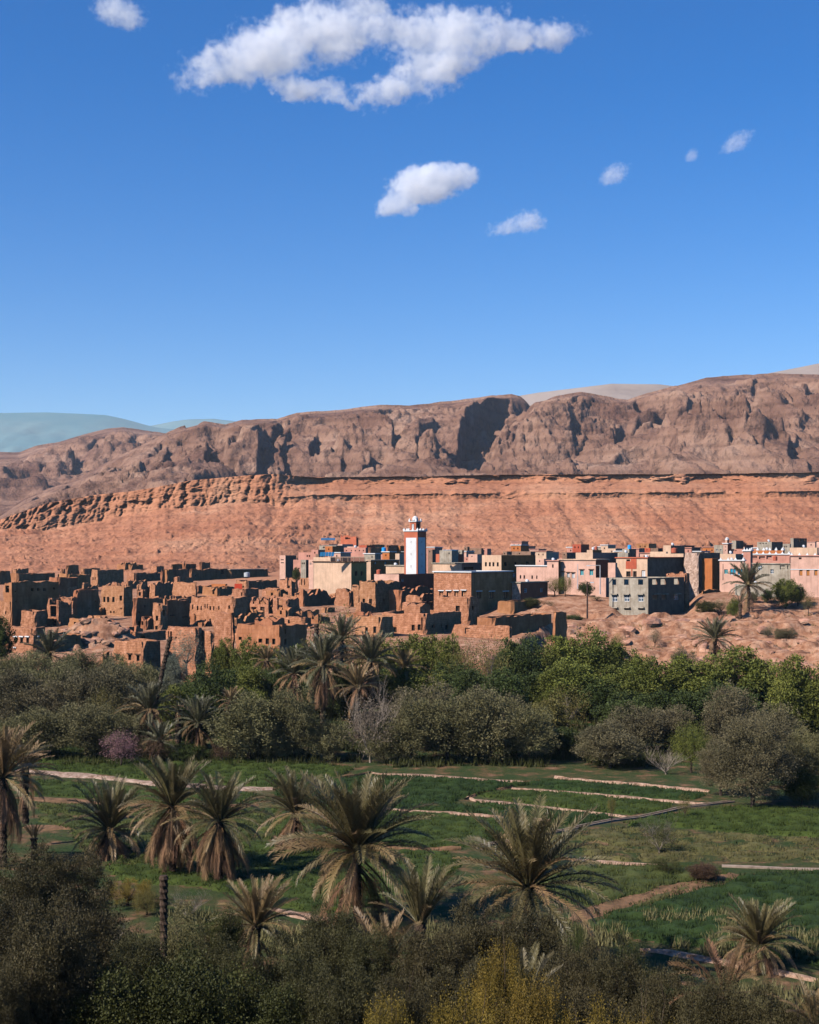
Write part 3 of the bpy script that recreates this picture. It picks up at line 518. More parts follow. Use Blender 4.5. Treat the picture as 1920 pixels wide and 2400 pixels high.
_hid = [0]
HOUSES = []
def house(Z, xl, xc, xr, top, base, label, L=(), Rw=(), m='mudbrick', th=36, rag=0.25, par=0.9, name=None, cat='house', D=None, roof=True, lint=None, ruin=False, drop=0.0, roofm=None, slab=None, mr=None, group=None, merlon=None, band=None, open_top=0):
    """two visible faces meeting at the corner column xc; xl / xr are the far ends; all measured in the photo"""
    _hid[0] += 1; hid = _hid[0]
    ul, yt = Z(xl, top); uc, yb = Z(xc, base); ur, _ = Z(xr, base)
    D = D or depth_of(yb); th = R(th + ((hid * 37) % 11 - 5) * 0.6)
    c, s_ = cos(th), sin(th)
    PX = (uc - CX) / F * D; uL = (ul - CX) / F; uR = (ur - CX) / F
    a = (PX - uL * D) / (c + uL * s_); b = (uR * D - PX) / (s_ - uR * c)
    if xc - xl < 14: a = max(a, 3.5)
    if xr - xc < 14: b = max(b, 3.5)
    b = min(b, 26)
    z_top = HC - (yt - HY) / F * D
    z_gr = float(zg(PX, D)); zb = min(z_gr - 1.2, HC - (yb - HY) / F * D - 0.4)
    z_base = max(z_gr, zb)
    root = empty(name or ('ruined_mud_house' if ruin else 'mud_house' if m in ('mud', 'mudbrick') else 'house'), (PX, D, z_base), 0.0, label, cat, group)
    o = np.array([0.0, 0.0]); dl = np.array([-c, s_]); dr = np.array([s_, c]); nl = np.array([-s_, -c]); nr_ = np.array([c, -s_])
    zt = z_top - z_base; z0 = zb - z_base
    mud = m in ('mud', 'mudbrick', 'stone'); t = 0.45 if mud else 0.28
    amp = (rag * 1.5 + .1 if rag > 0 else 0) if mud or ruin else 0.0
    if ruin: amp = max(rag, 0.9)
    def crest(px, py):
        X = px + PX; Y = py + D
        n = float(fbm(X / 2.6, Y / 2.6, 4, hid, 0.6)); k = float(fbm(X / 6.5, Y / 6.5, 2, hid + 90))
        v = zt + amp * (0.35 * n - (0.9 if ruin else 0.2) * max(0.0, k)) - (0.7 * amp * max(0, n * 2 - 0.35) if ruin else 0)
        if ruin: v -= 0.8 * amp * float(_h(np.int64(math.floor(X / 1.3)), np.int64(math.floor(Y / 1.3)), hid)) / 4294967296.0
        return v
    def tf(p0, d):
        return lambda s: crest(*(p0 + d * s)) if amp else zt
    def tow(lst, left):
        res = []
        for wd in lst:
            wx, wy, ww, wh = wd[:4]; kind = wd[4] if len(wd) > 4 else ('d' if mud else 'g')
            ua, va = Z(wx - ww / 2, wy - wh / 2); ub, vb = Z(wx + ww / 2, wy + wh / 2)
            def s_of(u):
                q = (u - CX) / F
                return (PX - q * D) / (c + q * s_) if left else (q * D - PX) / (s_ - q * c)
            sa, sb = sorted((s_of(ua), s_of(ub))); dep = D + (sa + sb) / 2 * (s_ if left else c)
            za = HC - (vb - HY) / F * dep - z_base; zb_ = HC - (va - HY) / F * dep - z_base
            LL = a if left else b
            sa = max(sa, t + 0.08); sb = min(sb, LL - t - 0.08)
            if sb - sa < 0.25 and LL > 2.2: sb = min(sa + 0.3, LL - t - 0.05); 
            if sb - sa < 0.15: continue
            zb_ = min(zb_, zt - 0.25)
            if zb_ - za < 0.2: continue
            res.append((sa, sb, za, zb_, kind))
        return res
    hl = tow(L, True); hr = tow(Rw, False)
    V, Fc = [], []
    pA = dl * a; pB = dr * b; pC = pA + dr * b; CEN = pC / 2 if amp else None
    wall_geo(V, Fc, pA, -dl, a, nl, z0, tf(pA, -dl), [(a - e[1], a - e[0], e[2], e[3], e[4]) for e in hl], t, 0.5 if amp else 3, mud, cen=CEN)
    V2, F2 = (V, Fc) if mr is None else ([], [])  # mr: separate right side colour, mostly darkened to carry shade
    wall_geo(V2, F2, o, dr, b, nr_, z0, tf(o, dr), hr, t, 0.5 if amp else 3, mud, cen=CEN)
    wall_geo(V, Fc, pB, dl, a, -nl, z0, tf(pB, dl), [], t, 0.8 if amp else 4, mud, 1.0, CEN)
    wall_geo(V, Fc, pC, -dr, b, -nr_, z0, tf(pC, -dr), [], t, 0.8 if amp else 4, mud, 1.0, CEN)
    obj('wall', mesh('house_wall', V, Fc, [M[m]]), root)
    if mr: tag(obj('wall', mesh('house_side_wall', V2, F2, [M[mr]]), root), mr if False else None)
    if roof:
        zr_ = zt - par - (2.4 if ruin else 0) - drop
        i = t * 0.6; q = [dl * i + dr * i, dl * i + dr * (b - i), dl * (a - i) + dr * (b - i), dl * (a - i) + dr * i]
        n = 5; RV = []; RF = []
        for k in range(n + 1):
            for l in range(n + 1):
                f, g = k / n, l / n; pt = q[0] * (1 - f) * (1 - g) + q[1] * f * (1 - g) + q[2] * f * g + q[3] * (1 - f) * g
                RV.append((pt[0], pt[1], zr_ + (0.10 if mud else 0.0) * math.sin(k * 2.1 + l * 1.3 + hid) + (0.5 * math.sin(k * 1.3 + hid) * math.sin(l * 1.9 + hid) if ruin else 0)))
        for k in range(n):
            for l in range(n): i0 = k * (n + 1) + l; RF.append((i0, i0 + n + 1, i0 + n + 2, i0 + 1))
        obj('roof', mesh('house_roof', RV, RF, [M[roofm or ('mudroof' if mud else m)]]), root)
    if slab:                                                   # projecting pale coping
        e = 0.22; q = [-dl * e - dr * e, -dl * e + dr * (b + e), dl * (a + e) + dr * (b + e), dl * (a + e) - dr * e]
        qi = [dl * .5 + dr * .5, dl * .5 + dr * (b - .5), dl * (a - .5) + dr * (b - .5), dl * (a - .5) + dr * .5]
        SV = [(p[0], p[1], z) for z in (zt + 0.003, zt + 0.2) for p in q] + [(p[0], p[1], z) for z in (zt + 0.003, zt + 0.2) for p in qi]
        SF = []
        for k in range(4):
            k2 = (k + 1) % 4; SF += [(k, k2, k2 + 4, k + 4), (k + 4, k2 + 4, k2 + 12, k + 12), (k, k + 8, k2 + 8, k2), (k + 8, k + 12, k2 + 12, k2 + 8)]
        obj('coping', mesh('coping', SV, SF, [M[slab]]), root)
    if mud and not ruin and rag > 0 and a > 4.2 and b > 4.2 and top > 375 and Z is not Z4:      # low rooms and stair heads on the roof
        RV, RF2 = [], []; g1 = .25 + .4 * ((hid * 13) % 7) / 7; w1 = min(a * .45, 3.2); w2 = min(b * .45, 3.0); q0 = dl * (a * g1) + dr * (b * .5); hh = .5 + .8 * ((hid * 5) % 6) / 6
        tq = lambda s: zt + hh + .3 * math.sin(s * 2.1 + hid)
        zz = zt - par - .1
        wall_geo(RV, RF2, q0 + dl * w1, -dl, w1, nl, zz, tq, [], .3, .5, mud, 3); wall_geo(RV, RF2, q0, dr, w2, nr_, zz, tq, [], .3, .5, mud, 3)
        wall_geo(RV, RF2, q0 + dr * w2, dl, w1, -nl, zz, tq, [], .3, .8, mud, 3); wall_geo(RV, RF2, q0 + dl * w1 + dr * w2, -dr, w2, -nr_, zz, tq, [], .3, .8, mud, 3)
        obj('roof_room', mesh('roof_room', RV, RF2, [M[m]]), root)
    if ruin and a > 3 and b > 3:                             # inner walls of the gutted rooms
        PV, PF = [], []; f_ = .35 + .3 * ((hid * 7) % 10) / 10
        wall_geo(PV, PF, pA * f_ + dr * .5, dr, b - 1.0, nl, z0, lambda s, q=pA * f_: crest(*(q + dr * s)) - .5 + .9 * math.sin(s * 1.3 + hid), [], .35, .5, mud)
        wall_geo(PV, PF, pB * (1 - f_ * .8) + dl * (a - .5), -dl, a - 1.0, nr_ * 0 + nl * 0 + nl, z0, lambda s, q=pB * (1 - f_ * .8): crest(*(q + dl * (a - s))) - .9 + .8 * math.sin(s * 1.1 + hid * 2), [], .35, .5, mud)
        obj('inner_wall', mesh('inner_wall', PV, PF, [M[m]]), root)
    rzl = math.atan2(nl[1], nl[0]) + pi / 2; rzr = math.atan2(nr_[1], nr_[0]) + pi / 2
    for hs, d, n, rz in ((hl, dl, nl, rzl), (hr, dr, nr_, rzr)):
        for (sa, sb, za, zb_, kind) in hs:
            pc = d * ((sa + sb) / 2) - n * (0.16 if kind in 'gtsbTc' else 0.28)
            if kind != 'o':
                obj('door' if kind in 'TD' else 'window', WM[kind], root, (pc[0], pc[1], (za + zb_) / 2), rz, (sb - sa + 0.02, 1.0, zb_ - za + 0.02))
            if lint and kind != 'o':
                lw = sb - sa + 0.35; pl = d * ((sa + sb) / 2) + n * (0.06 if lint != 'C' else 0.2)
                obj('lintel', {'w': LINTW, 'd': LINTD, 'C': LINTC}[lint], root, (pl[0], pl[1], zb_ + 0.1), rz, (lw, 0.16 if lint != 'C' else 0.5, 0.16))
    if band is not None:                                     # painted string course standing proud
        for (d, n, ln, rz) in ((dl, nl, a, rzl), (dr, nr_, b, rzr)):
            pc = d * (ln / 2) + n * 0.05; zz = HC - (Z(0, band)[1] - HY) / F * D - z_base
            obj('ledge', LINTW if m == 'pink' else LINTD, root, (pc[0], pc[1], zz), rz, (ln, 0.1, 0.14))
    if merlon:
        mm = merlon_mesh(M['white'])
        for (d, ln) in ((dl, a), (dr, b)):
            k = max(2, int(ln / merlon)); 
            for j in range(k + 1):
                if j == 0 and d is dr: continue
                p = d * (0.2 + (ln - 0.4) * j / k) ; p = p + (dr if d is dl else dl) * 0.15
                obj('merlon', mm, root, (p[0], p[1], zt), rzl, (0.55, 0.3, 0.7))
    info = dict(px=(ul + ur) / 2, py=yt, root=root, PX=PX, D=D, dl=dl, dr=dr, nl=nl, nr=nr_, a=a, b=b, zt=zt, zb=z_base, rzl=rzl, rzr=rzr, t=t, label=label)
    HOUSES.append(info)
    return info
_mm = {}
def merlon_mesh(m):
    if m.name not in _mm:
        V = [(-.5, -.5, 0), (.5, -.5, 0), (.5, .5, 0), (-.5, .5, 0), (-.5, -.5, .35), (.5, -.5, .35), (.5, .5, .35), (-.5, .5, .35), (-.22, -.35, .6), (.22, -.35, .6), (.22, .35, .6), (-.22, .35, .6), (0, 0, 1.05)]
        Fc = [(0, 1, 5, 4), (1, 2, 6, 5), (2, 3, 7, 6), (3, 0, 4, 7), (4, 5, 9, 8), (5, 6, 10, 9), (6, 7, 11, 10), (7, 4, 8, 11), (8, 9, 12), (9, 10, 12), (10, 11, 12), (11, 8, 12)]
        _mm[m.name] = mesh('merlon', Fc=Fc, V=V, mats=[m], name_=None) if False else mesh('merlon', V, Fc, [m])
    return _mm[m.name]
def W(xs, y, w, h, k=None): return [(x, y, w, h) + ((k,) if k else ()) for x in xs]
r_, H = True, house
# ---- far row of the ruined quarter (left)
H(Z1, -60, -10, 118, 338, 480, 'plain dark mud house cut by the left edge of the picture, in the rear row', m='mud')
H(Z1, 118, 170, 290, 300, 400, 'small mud house with a torn parapet in the rear row, near the left edge', ruin=r_, rag=.9)
H(Z1, 170, 178, 560, 366, 450, 'long low mud house behind the big dark house at far left', m='mud')
H(Z1, 600, 632, 668, 322, 400, 'narrow little mud house left of the leftmost square tower', L=[(618, 350, 8, 18)])
H(Z1, 660, 680, 806, 280, 400, 'leftmost square mud tower standing above the rear row', Rw=[(728, 345, 12, 16)], m='mud', par=.6)
H(Z1, 806, 850, 1020, 312, 400, 'flat roofed mud house just right of the leftmost square tower', L=[(830, 360, 10, 20)])
H(Z1, 918, 990, 1255, 326, 500, 'wide mud house with two slit windows behind the broken parapets at left', L=W((942, 962), 415, 11, 30))
H(Z1, 988, 1028, 1122, 376, 480, 'low lean-to house set against the wide house with slit windows', L=[(1005, 422, 12, 30)])
H(Z1, 1258, 1264, 1390, 240, 370, 'tall thin-walled mud tower open at the top, rear row left of centre', ruin=r_, rag=.4, m='mud')
H(Z1, 1285, 1330, 1450, 275, 370, 'mud tower with a dark square window in front of the open tower', Rw=[(1400, 330, 22, 26, 'h')], m='mud')
H(Z1, 1518, 1585, 1668, 290, 385, 'square mud tower with a pale left face, last before the three roof blocks')
H(Z1, 1275, 1362, 1690, 360, 450, 'long mud terrace house below the two rear towers', rag=.4)
H(Z1, 1620, 1692, 1762, 325, 470, 'dark mud house between the rear towers and the three roof blocks', m='mud')
H(Z1, 680, 690, 922, 374, 560, 'dark mud house with a broken parapet behind the brick house with arches of windows', m='mud', rag=.5)
H(Z1, 585, 592, 792, 405, 620, 'blank shaded mud house right of the big dark house', m='mud')
H(Z1, 1255, 1300, 1500, 415, 520, 'collapsed mud house with low jagged walls in the second row', ruin=r_, rag=1.0)
H(Z1, 1050, 1195, 1300, 440, 540, 'row of broken roof walls above the brick house with arched windows', ruin=r_, rag=1.4)
H(Z1, 820, 852, 1000, 450, 570, 'roofless mud house with stepped broken walls, second row left', ruin=r_, rag=1.2)
H(Z1, 1380, 1425, 1590, 440, 610, 'ruin with tall broken wall fins in the second row left of centre', ruin=r_, rag=2.0, L=[(1400, 520, 14, 60, 'o')])
H(Z1, 1500, 1570, 1765, 440, 630, 'shaded roofless mud house with a small bright gap, second row', ruin=r_, rag=1.0, Rw=[(1690, 545, 10, 14, 'o')])
# ---- big left block and its neighbours
H(Z1, 28, 122, 606, 455, 900, 'big dark mud house with four square windows under its roofline, far left', m='mud', L=[(75, 520, 40, 70, 'o')], Rw=W((328, 388, 452), 525, 27, 30, 'h') + [(548, 515, 20, 24, 'h'), (155, 545, 12, 15, 'h'), (165, 645, 14, 12, 'h')], rag=.5)
H(Z1, -80, 112, 142, 640, 900, 'mud house with a crumbling upper storey at the left edge, nearer row', rag=.7, L=[(60, 760, 16, 30)])
H(Z1, 730, 778, 1015, 530, 850, 'tall windowless mud house with a narrow lit end wall, left part', m='mud', L=W((745,), 625, 8, 45) + W((745, 757), 755, 8, 40), Rw=[(965, 645, 10, 18, 'h'), (905, 715, 10, 12, 'h')])
H(Z1, 1018, 1255, 1345, 495, 800, 'brick house with a row of four tall arched windows, left part of the old village', L=W((1055, 1095, 1147), 626, 22, 54) + [(1225, 612, 30, 50, 'h')] + W((1030, 1065), 752, 15, 45) + W((1122, 1153), 752, 14, 25) + W((1215, 1243), 717, 10, 18), rag=.3)
H(Z1, 472, 592, 735, 610, 900, 'gutted mud house with two big openings stacked in its front', ruin=r_, rag=.7, L=[(540, 650, 78, 60, 'o'), (547, 745, 72, 110, 'o'), (552, 858, 56, 70, 'h')])
H(Z1, 592, 638, 705, 668, 895, 'tall pier of broken wall beside the gutted house', ruin=r_, rag=1.0, m='mud')
H(Z1, 345, 352, 470, 742, 915, 'square mud house with a lattice-patterned wall above the white-silled house', m='mudbrick', th=30)
H(Z1, 1330, 1370, 1655, 615, 930, 'mud house with a lit corner and dark door on the rubble slope', m='mud', Rw=[(1465, 693, 14, 20, 'h'), (1412, 755, 14, 20, 'h'), (1410, 882, 36, 75, 'D')])
H(Z1, 1540, 1622, 1700, 670, 935, 'narrow mud house with two square windows one above the other', L=[(1590, 815, 26, 50), (1583, 912, 28, 40)], Rw=[(1660, 760, 20, 60, 'o')], rag=.5)
H(Z1, 1485, 1532, 1560, 780, 925, 'low broken wall stub left of the narrow house with stacked windows', ruin=r_, rag=.9)
H(Z1, 870, 950, 1036, 790, 905, 'tiny roofless hut with one window on top of the rubble mound', ruin=r_, rag=.7, L=[(912, 870, 14, 40, 'o')])
H(Z1, 1038, 1052, 1106, 780, 895, 'leaning pillar of mud wall right of the tiny roofless hut', ruin=r_, rag=.7)
H(Z1, 1100, 1112, 1216, 805, 925, 'broken wall with a sloping top on the rubble mound', ruin=r_, rag=1.1, m='mud')
H(Z1, 745, 752, 798, 762, 860, 'short wall stub at the foot of the tall windowless house', ruin=r_, rag=.4, m='mud')
# ---- front row (left)
H(Z1, 50, 340, 466, 915, 1180, 'lowest mud house at far left with three white-silled windows', L=W((160, 219, 279), 1037, 27, 60) + [(154, 1130, 12, 25)], Rw=[(402, 1032, 26, 55, 'b')], lint='w', rag=.25)
H(Z1, 465, 472, 836, 992, 1165, 'low shaded house with a gap in its wall beside the white-silled house', m='mud', Rw=[(560, 1060, 60, 60, 'o'), (770, 1035, 12, 14, 'o')], rag=.4)
H(Z1, 1135, 1452, 1625, 1050, 1300, 'square brick house above the olive trees with three dark windows', L=[(1190, 1213, 32, 55), (1312, 1210, 34, 60), (1397, 1218, 34, 60)], lint='d', rag=.2)
H(Z1, 990, 1048, 1135, 1120, 1270, 'half fallen hut with timber lintel left of the square brick house', ruin=r_, rag=.5, L=[(1020, 1180, 34, 80, 'o')])
H(Z1, 1320, 1372, 1682, 960, 1065, 'low house with a sunlit pale flat roof above the square brick house', Rw=[(1450, 1015, 42, 52, 'D')], L=[(1345, 1030, 16, 40, 'h')], rag=.2, roofm='cream', par=.15)  # cream roof colour carries the sunlight falling on it
# ---- middle part
H(Z2, -20, 0, 272, 322, 470, 'long dark mud house under the three roof blocks', m='mud')
H(Z2, 90, 105, 210, 270, 420, 'first of the three roof blocks against the red slope', m='mud', th=30)
H(Z2, 225, 235, 352, 265, 400, 'second of the three roof blocks against the red slope', m='mud', th=30)
H(Z2, 370, 395, 492, 250, 400, 'third of the three roof blocks against the red slope', m='mud', th=30)
H(Z2, 268, 296, 688, 322, 440, 'long house with a dark doorway near its rear right end', m='mud', Rw=[(612, 345, 36, 50, 'h'), (340, 385, 10, 14, 'h')], rag=.4)
H(Z2, 680, 690, 1076, 328, 415, 'very long low mud house at the rear, right of the long house with the doorway', m='mud', slab='cream')
H(Z2, 655, 690, 736, 258, 340, 'small orange mud tower with a chimney pot in the rear row', m='orange')
H(Z2, 735, 742, 806, 250, 320, 'first jagged ruin of the rear cluster right of the orange tower', ruin=r_, rag=.6, m='mud')
H(Z2, 800, 832, 884, 238, 320, 'middle jagged ruin of the rear cluster right of the orange tower', ruin=r_, rag=.8)
H(Z2, 900, 912, 992, 216, 320, 'tallest jagged ruin of the rear cluster right of the orange tower', ruin=r_, rag=1.2, m='mud', Rw=[(950, 260, 18, 30, 'o')])
H(Z2, 735, 880, 960, 300, 345, 'low broken walls below the jagged rear cluster', ruin=r_, rag=.6)
H(Z2, 112, 160, 322, 400, 480, 'mud house with three arrow slits at its narrow lit end', L=W((127, 142), 515, 9, 30), m='mudbrick')
H(Z2, 100, 345, 360, 458, 640, 'lit brick wall house with five white-ringed slits low on its front', L=W((168, 187, 208, 228, 256), 590, 9, 42), rag=.35)
H(Z2, 345, 352, 512, 488, 570, 'shaded roof room with a ragged rim in the middle rows', m='mud', rag=.5)
H(Z2, 505, 512, 745, 500, 590, 'shaded wide roof room right of the ragged roof room', m='mud', rag=.5)
H(Z2, 500, 640, 660, 470, 520, 'small orange plastered roof hut below the rugs', m='orange')
H(Z2, 740, 860, 1176, 438, 530, 'mud house with a small dark window beside the water tank', L=[(820, 497, 16, 22)], rag=.6)
H(Z2, 700, 830, 986, 520, 770, 'mud house with one slit window between the big slit-window house and the gutted arcade', L=[(808, 575, 14, 45)], m='mudbrick', rag=.3)
H(Z2, 15, 100, 112, 590, 680, 'small brick wall block left of the five-slit house', rag=.3)
H(Z2, 280, 725, 882, 602, 900, 'broad brick house with a dozen slit windows, centre left of the old village', L=W((297, 312), 700, 9, 46) + W((358, 395), 711, 14, 46) + W((435, 458), 692, 11, 45) + W((488, 522), 712, 14, 42) + [(574, 710, 14, 40), (678, 702, 16, 36), (308, 835, 9, 50), (437, 845, 12, 40)], rag=.4)
H(Z2, 30, 52, 286, 640, 915, 'dark house with two white-edged square windows beside the broad slit-window house', m='mud', Rw=[(105, 815, 34, 50), (226, 830, 32, 46)], lint='d')
H(Z2, 85, 155, 285, 622, 760, 'lit roof room on the dark house with two square windows', L=[(92, 660, 10, 40)], rag=.3)
H(Z2, 35, 345, 420, 915, 1290, 'mud house with twin pointed arch windows behind the silvery tree', L=W((62, 90), 980, 18, 70, 'h') + [(140, 1010, 14, 20)], rag=.3, Rw=[(372, 1190, 20, 40, 'h')])
H(Z2, 350, 500, 532, 935, 1290, 'narrow brick tower house with two windows rising from the trees', L=[(415, 1030, 26, 46), (433, 1187, 26, 56), (385, 965, 10, 30)], rag=.3)
H(Z2, 520, 725, 742, 765, 1150, 'tall brick tower house with three narrow windows in a row', L=[(543, 888, 19, 55), (593, 888, 20, 56), (652, 890, 22, 60), (587, 1040, 14, 36), (645, 1020, 18, 50)], rag=.4)
H(Z2, 725, 732, 1110, 762, 935, 'dark roofless house with a sagging wall top right of the tall tower house', ruin=r_, rag=1.1, m='mud')
H(Z2, 735, 1195, 1472, 888, 1190, 'smooth pink-plastered mud house with five dark windows above the green trees', m='mud', L=W((790, 885), 1019, 34, 32) + [(995, 1042, 38, 42), (1063, 1048, 36, 60), (1130, 1050, 36, 60)], Rw=[(1248, 1055, 26, 60, 'h'), (1248, 950, 14, 50, 'h')], rag=.25)
H(Z2, 880, 1262, 1400, 592, 810, 'gutted arcade house with large empty doorways, middle of the old village', ruin=r_, rag=.35, L=[(925, 650, 16, 40, 'h'), (1017, 632, 76, 80, 'o'), (922, 735, 60, 68, 'o'), (1015, 750, 46, 100, 'D'), (1098, 700, 46, 140, 'o'), (1192, 690, 56, 110, 'o')], Rw=[(1287, 675, 16, 45, 'o')])
H(Z2, 1175, 1310, 1382, 400, 600, 'square tower ruin with a tall slot in its front, right of the water tank', ruin=r_, rag=.6, L=[(1278, 465, 28, 95, 'o')], Rw=[(1357, 490, 14, 55, 'o')])
H(Z2, 1000, 1180, 1200, 505, 600, 'low brick wall ruin left of the slotted tower', ruin=r_, rag=.8)
H(Z2, 1380, 1545, 1765, 410, 520, 'mud house with slatted gaps right of the slotted tower', L=W((1410, 1440, 1490), 450, 10, 60, 'o'), Rw=[(1593, 467, 20, 32, 'h')], rag=.4)
H(Z2, 1370, 1430, 1765, 512, 700, 'large roofless shaded ruin with torn curved walls, right of centre', ruin=r_, rag=1.8, m='mud')
H(Z2, 1210, 1400, 1600, 715, 820, 'low brick ruin with a rounded broken end', ruin=r_, rag=.8, L=[(1300, 745, 14, 30, 'o')])
H(Z2, 1040, 1430, 1512, 812, 890, 'low roof wall with a slot above the pink-plastered house', rag=.35, L=[(1075, 855, 24, 34, 'o'), (1283, 855, 20, 50, 'o')])
H(Z2, 1590, 1660, 1765, 690, 760, 'crumbled corner wall beside the yellowish tree', ruin=r_, rag=.9)
# ---- centre right, old houses
H(Z3, 175, 435, 592, 655, 800, 'long lit brick ruin wall with a small hole below the ochre house', rag=.4, L=[(305, 700, 12, 20, 'h')], ruin=r_)
H(Z3, 185, 345, 440, 760, 960, 'brick wall ruin left of the battlemented tower with one tall window', ruin=r_, rag=1.2, L=[])
H(Z3, 352, 436, 450, 738, 960, 'narrow house front with one timber-framed window left of the battlemented tower', L=[(393, 785, 26, 58)], lint='d')
H(Z3, 435, 607, 862, 702, 1018, 'battlemented brick tower house with two windows, centre of the old village', L=[(487, 905, 26, 56), (555, 907, 30, 56)], Rw=[(690, 907, 28, 56, 'o')], rag=.9, m='mudbrick')
H(Z3, 590, 750, 832, 664, 740, 'lit roof wall with two square holes behind the battlemented tower', ruin=r_, rag=.5, L=[(678, 697, 28, 36, 'o'), (730, 684, 44, 32, 'o')])
H(Z3, 850, 862, 1196, 748, 1010, 'shaded mud house with a scooped wall top left of the great brown house', ruin=r_, rag=.9, m='mud')
H(Z3, 925, 1058, 1190, 658, 790, 'roofless room with three slots just below the mosque', ruin=r_, rag=.5, L=W((975, 1015), 708, 14, 70, 'o') + [(945, 700, 10, 60, 'o')])
H(Z3, 1195, 1572, 1985, 612, 1060, 'great brown mud house with a white roof edge and four shuttered windows', m='mudbrick', mr='mud', rag=0, slab='white', L=[(1270, 832, 44, 66, 'w'), (1347, 830, 44, 64, 'w'), (1423, 828, 44, 62, 'w'), (1498, 824, 44, 60, 'w')], Rw=W((1650, 1780, 1920), 840, 50, 70, 'w') + [(1790, 1060, 40, 80, 'h')], lint='w')
H(Z3, 795, 1070, 1190, 820, 1015, 'rough brick ruin with a tall doorway in front of the scooped house', ruin=r_, rag=.6, L=[(845, 943, 32, 88, 'h'), (930, 975, 20, 50, 'h')])
H(Z3, 865, 985, 1192, 915, 1030, 'open fronted room with a dark interior below the great brown house', Rw=[(1065, 965, 110, 80, 'o')], rag=.2, roof=True, par=.2)
H(Z3, 395, 655, 668, 1060, 1270, 'low brick house with two dark windows behind the yellowish tree', L=[(515, 1195, 30, 60), (597, 1190, 32, 68)], rag=.2)
H(Z3, 655, 1110, 1480, 1025, 1245, 'wide brick house with four windows just above the trees, centre', L=[(715, 1190, 36, 52), (800, 1190, 34, 54), (985, 1170, 32, 60), (1047, 1165, 32, 60), (1082, 1130, 18, 130, 'h')], Rw=[(1190, 1157, 32, 28, 'h'), (1328, 1165, 30, 45, 'h'), (1270, 1150, 10, 40, 'h')], rag=.35)
H(Z3, 1245, 1548, 1662, 862, 1150, 'brick house with one square window leaning on the great brown house', L=[(1435, 975, 40, 56)], Rw=[(1593, 970, 22, 42, 'h')], rag=.5)
H(Z4, 80, 672, 692, 1072, 1200, 'low mud shed with a doorway at the edge of the trees, right of centre', L=[(240, 1115, 50, 60, 'D')], rag=.4)
H(Z4, 500, 512, 1102, 982, 1180, 'long shaded courtyard wall house below the great brown house', m='mud', rag=.25)
H(Z4, 1096, 1122, 1252, 930, 1195, 'square corner tower at the right end of the old village', m='mud', rag=.3)
H(Z4, 835, 1100, 1130, 868, 985, 'stepped lit brick wall with a small window behind the corner tower', ruin=r_, rag=.5, L=[(925, 958, 26, 30, 'h')])
H(Z4, 692, 700, 960, 818, 980, 'shaded yard wall between the great brown house and the stepped wall', m='mud', rag=.1)

_used = set()
def beside(px, py, lead, pool=None):                       # a label that names the nearest described building
    best = sorted((p for p in HOUSES if p.get('named', True) and (pool is None or pool(p))), key=lambda p: (p['px'] - px) ** 2 + 4 * (p['py'] - py) ** 2)
    for p in best[:12]:
        side = 'just left of' if px < p['px'] - 12 else 'just right of' if px > p['px'] + 12 else 'just behind' if py < p['py'] else 'just in front of'
        core = p['label'].split(',')[0].split()
        while len(core) + len((lead + ' ' + side + ' the').split()) > 16: core = core[:-1]
        while core and core[-1] in ('the', 'of', 'a', 'and', 'with', 'in', 'its', 'on', 'to', 'at', 'between', 'behind', 'below', 'above', 'two', 'four', 'small', 'under', 'from', 'right', 'left', 'their', 'by', 'row', 'end', 'broken', 'dark'): core = core[:-1]
        lb = lead + ' ' + side + ' the ' + ' '.join(core)
        if lb not in _used: _used.add(lb); return lb
    return lead + ' beside the ' + ' '.join(core)
# ---- low remnants of walls that fill the gaps between the ruined houses
rq = random.Random(21)
for k in range(64):
    px = rq.uniform(60, 1080); yb = rq.uniform(1400, 1500) if px < 700 else rq.uniform(1400, 1478)
    if 870 < px < 1010 and yb > 1440: continue
    w1 = rq.uniform(14, 34); w2 = rq.uniform(10, 30); hh = rq.uniform(14, 34)
    H(lambda x, y: (x, y), px - w1, px, px + w2, yb - hh, yb, beside(px, yb - hh, ('tall' if hh > 25 else 'low') + ' broken wall stub'), m=rq.choice(('mud', 'mudbrick')), ruin=True, rag=rq.uniform(.5, 1.3), name='wall_remnant', cat='ruined wall', group='wall remnants among the ruined houses',
      L=[(px - w1 * .5, yb - hh * .5, 5, 9, 'o')] if rq.random() < .5 else [])['named'] = False
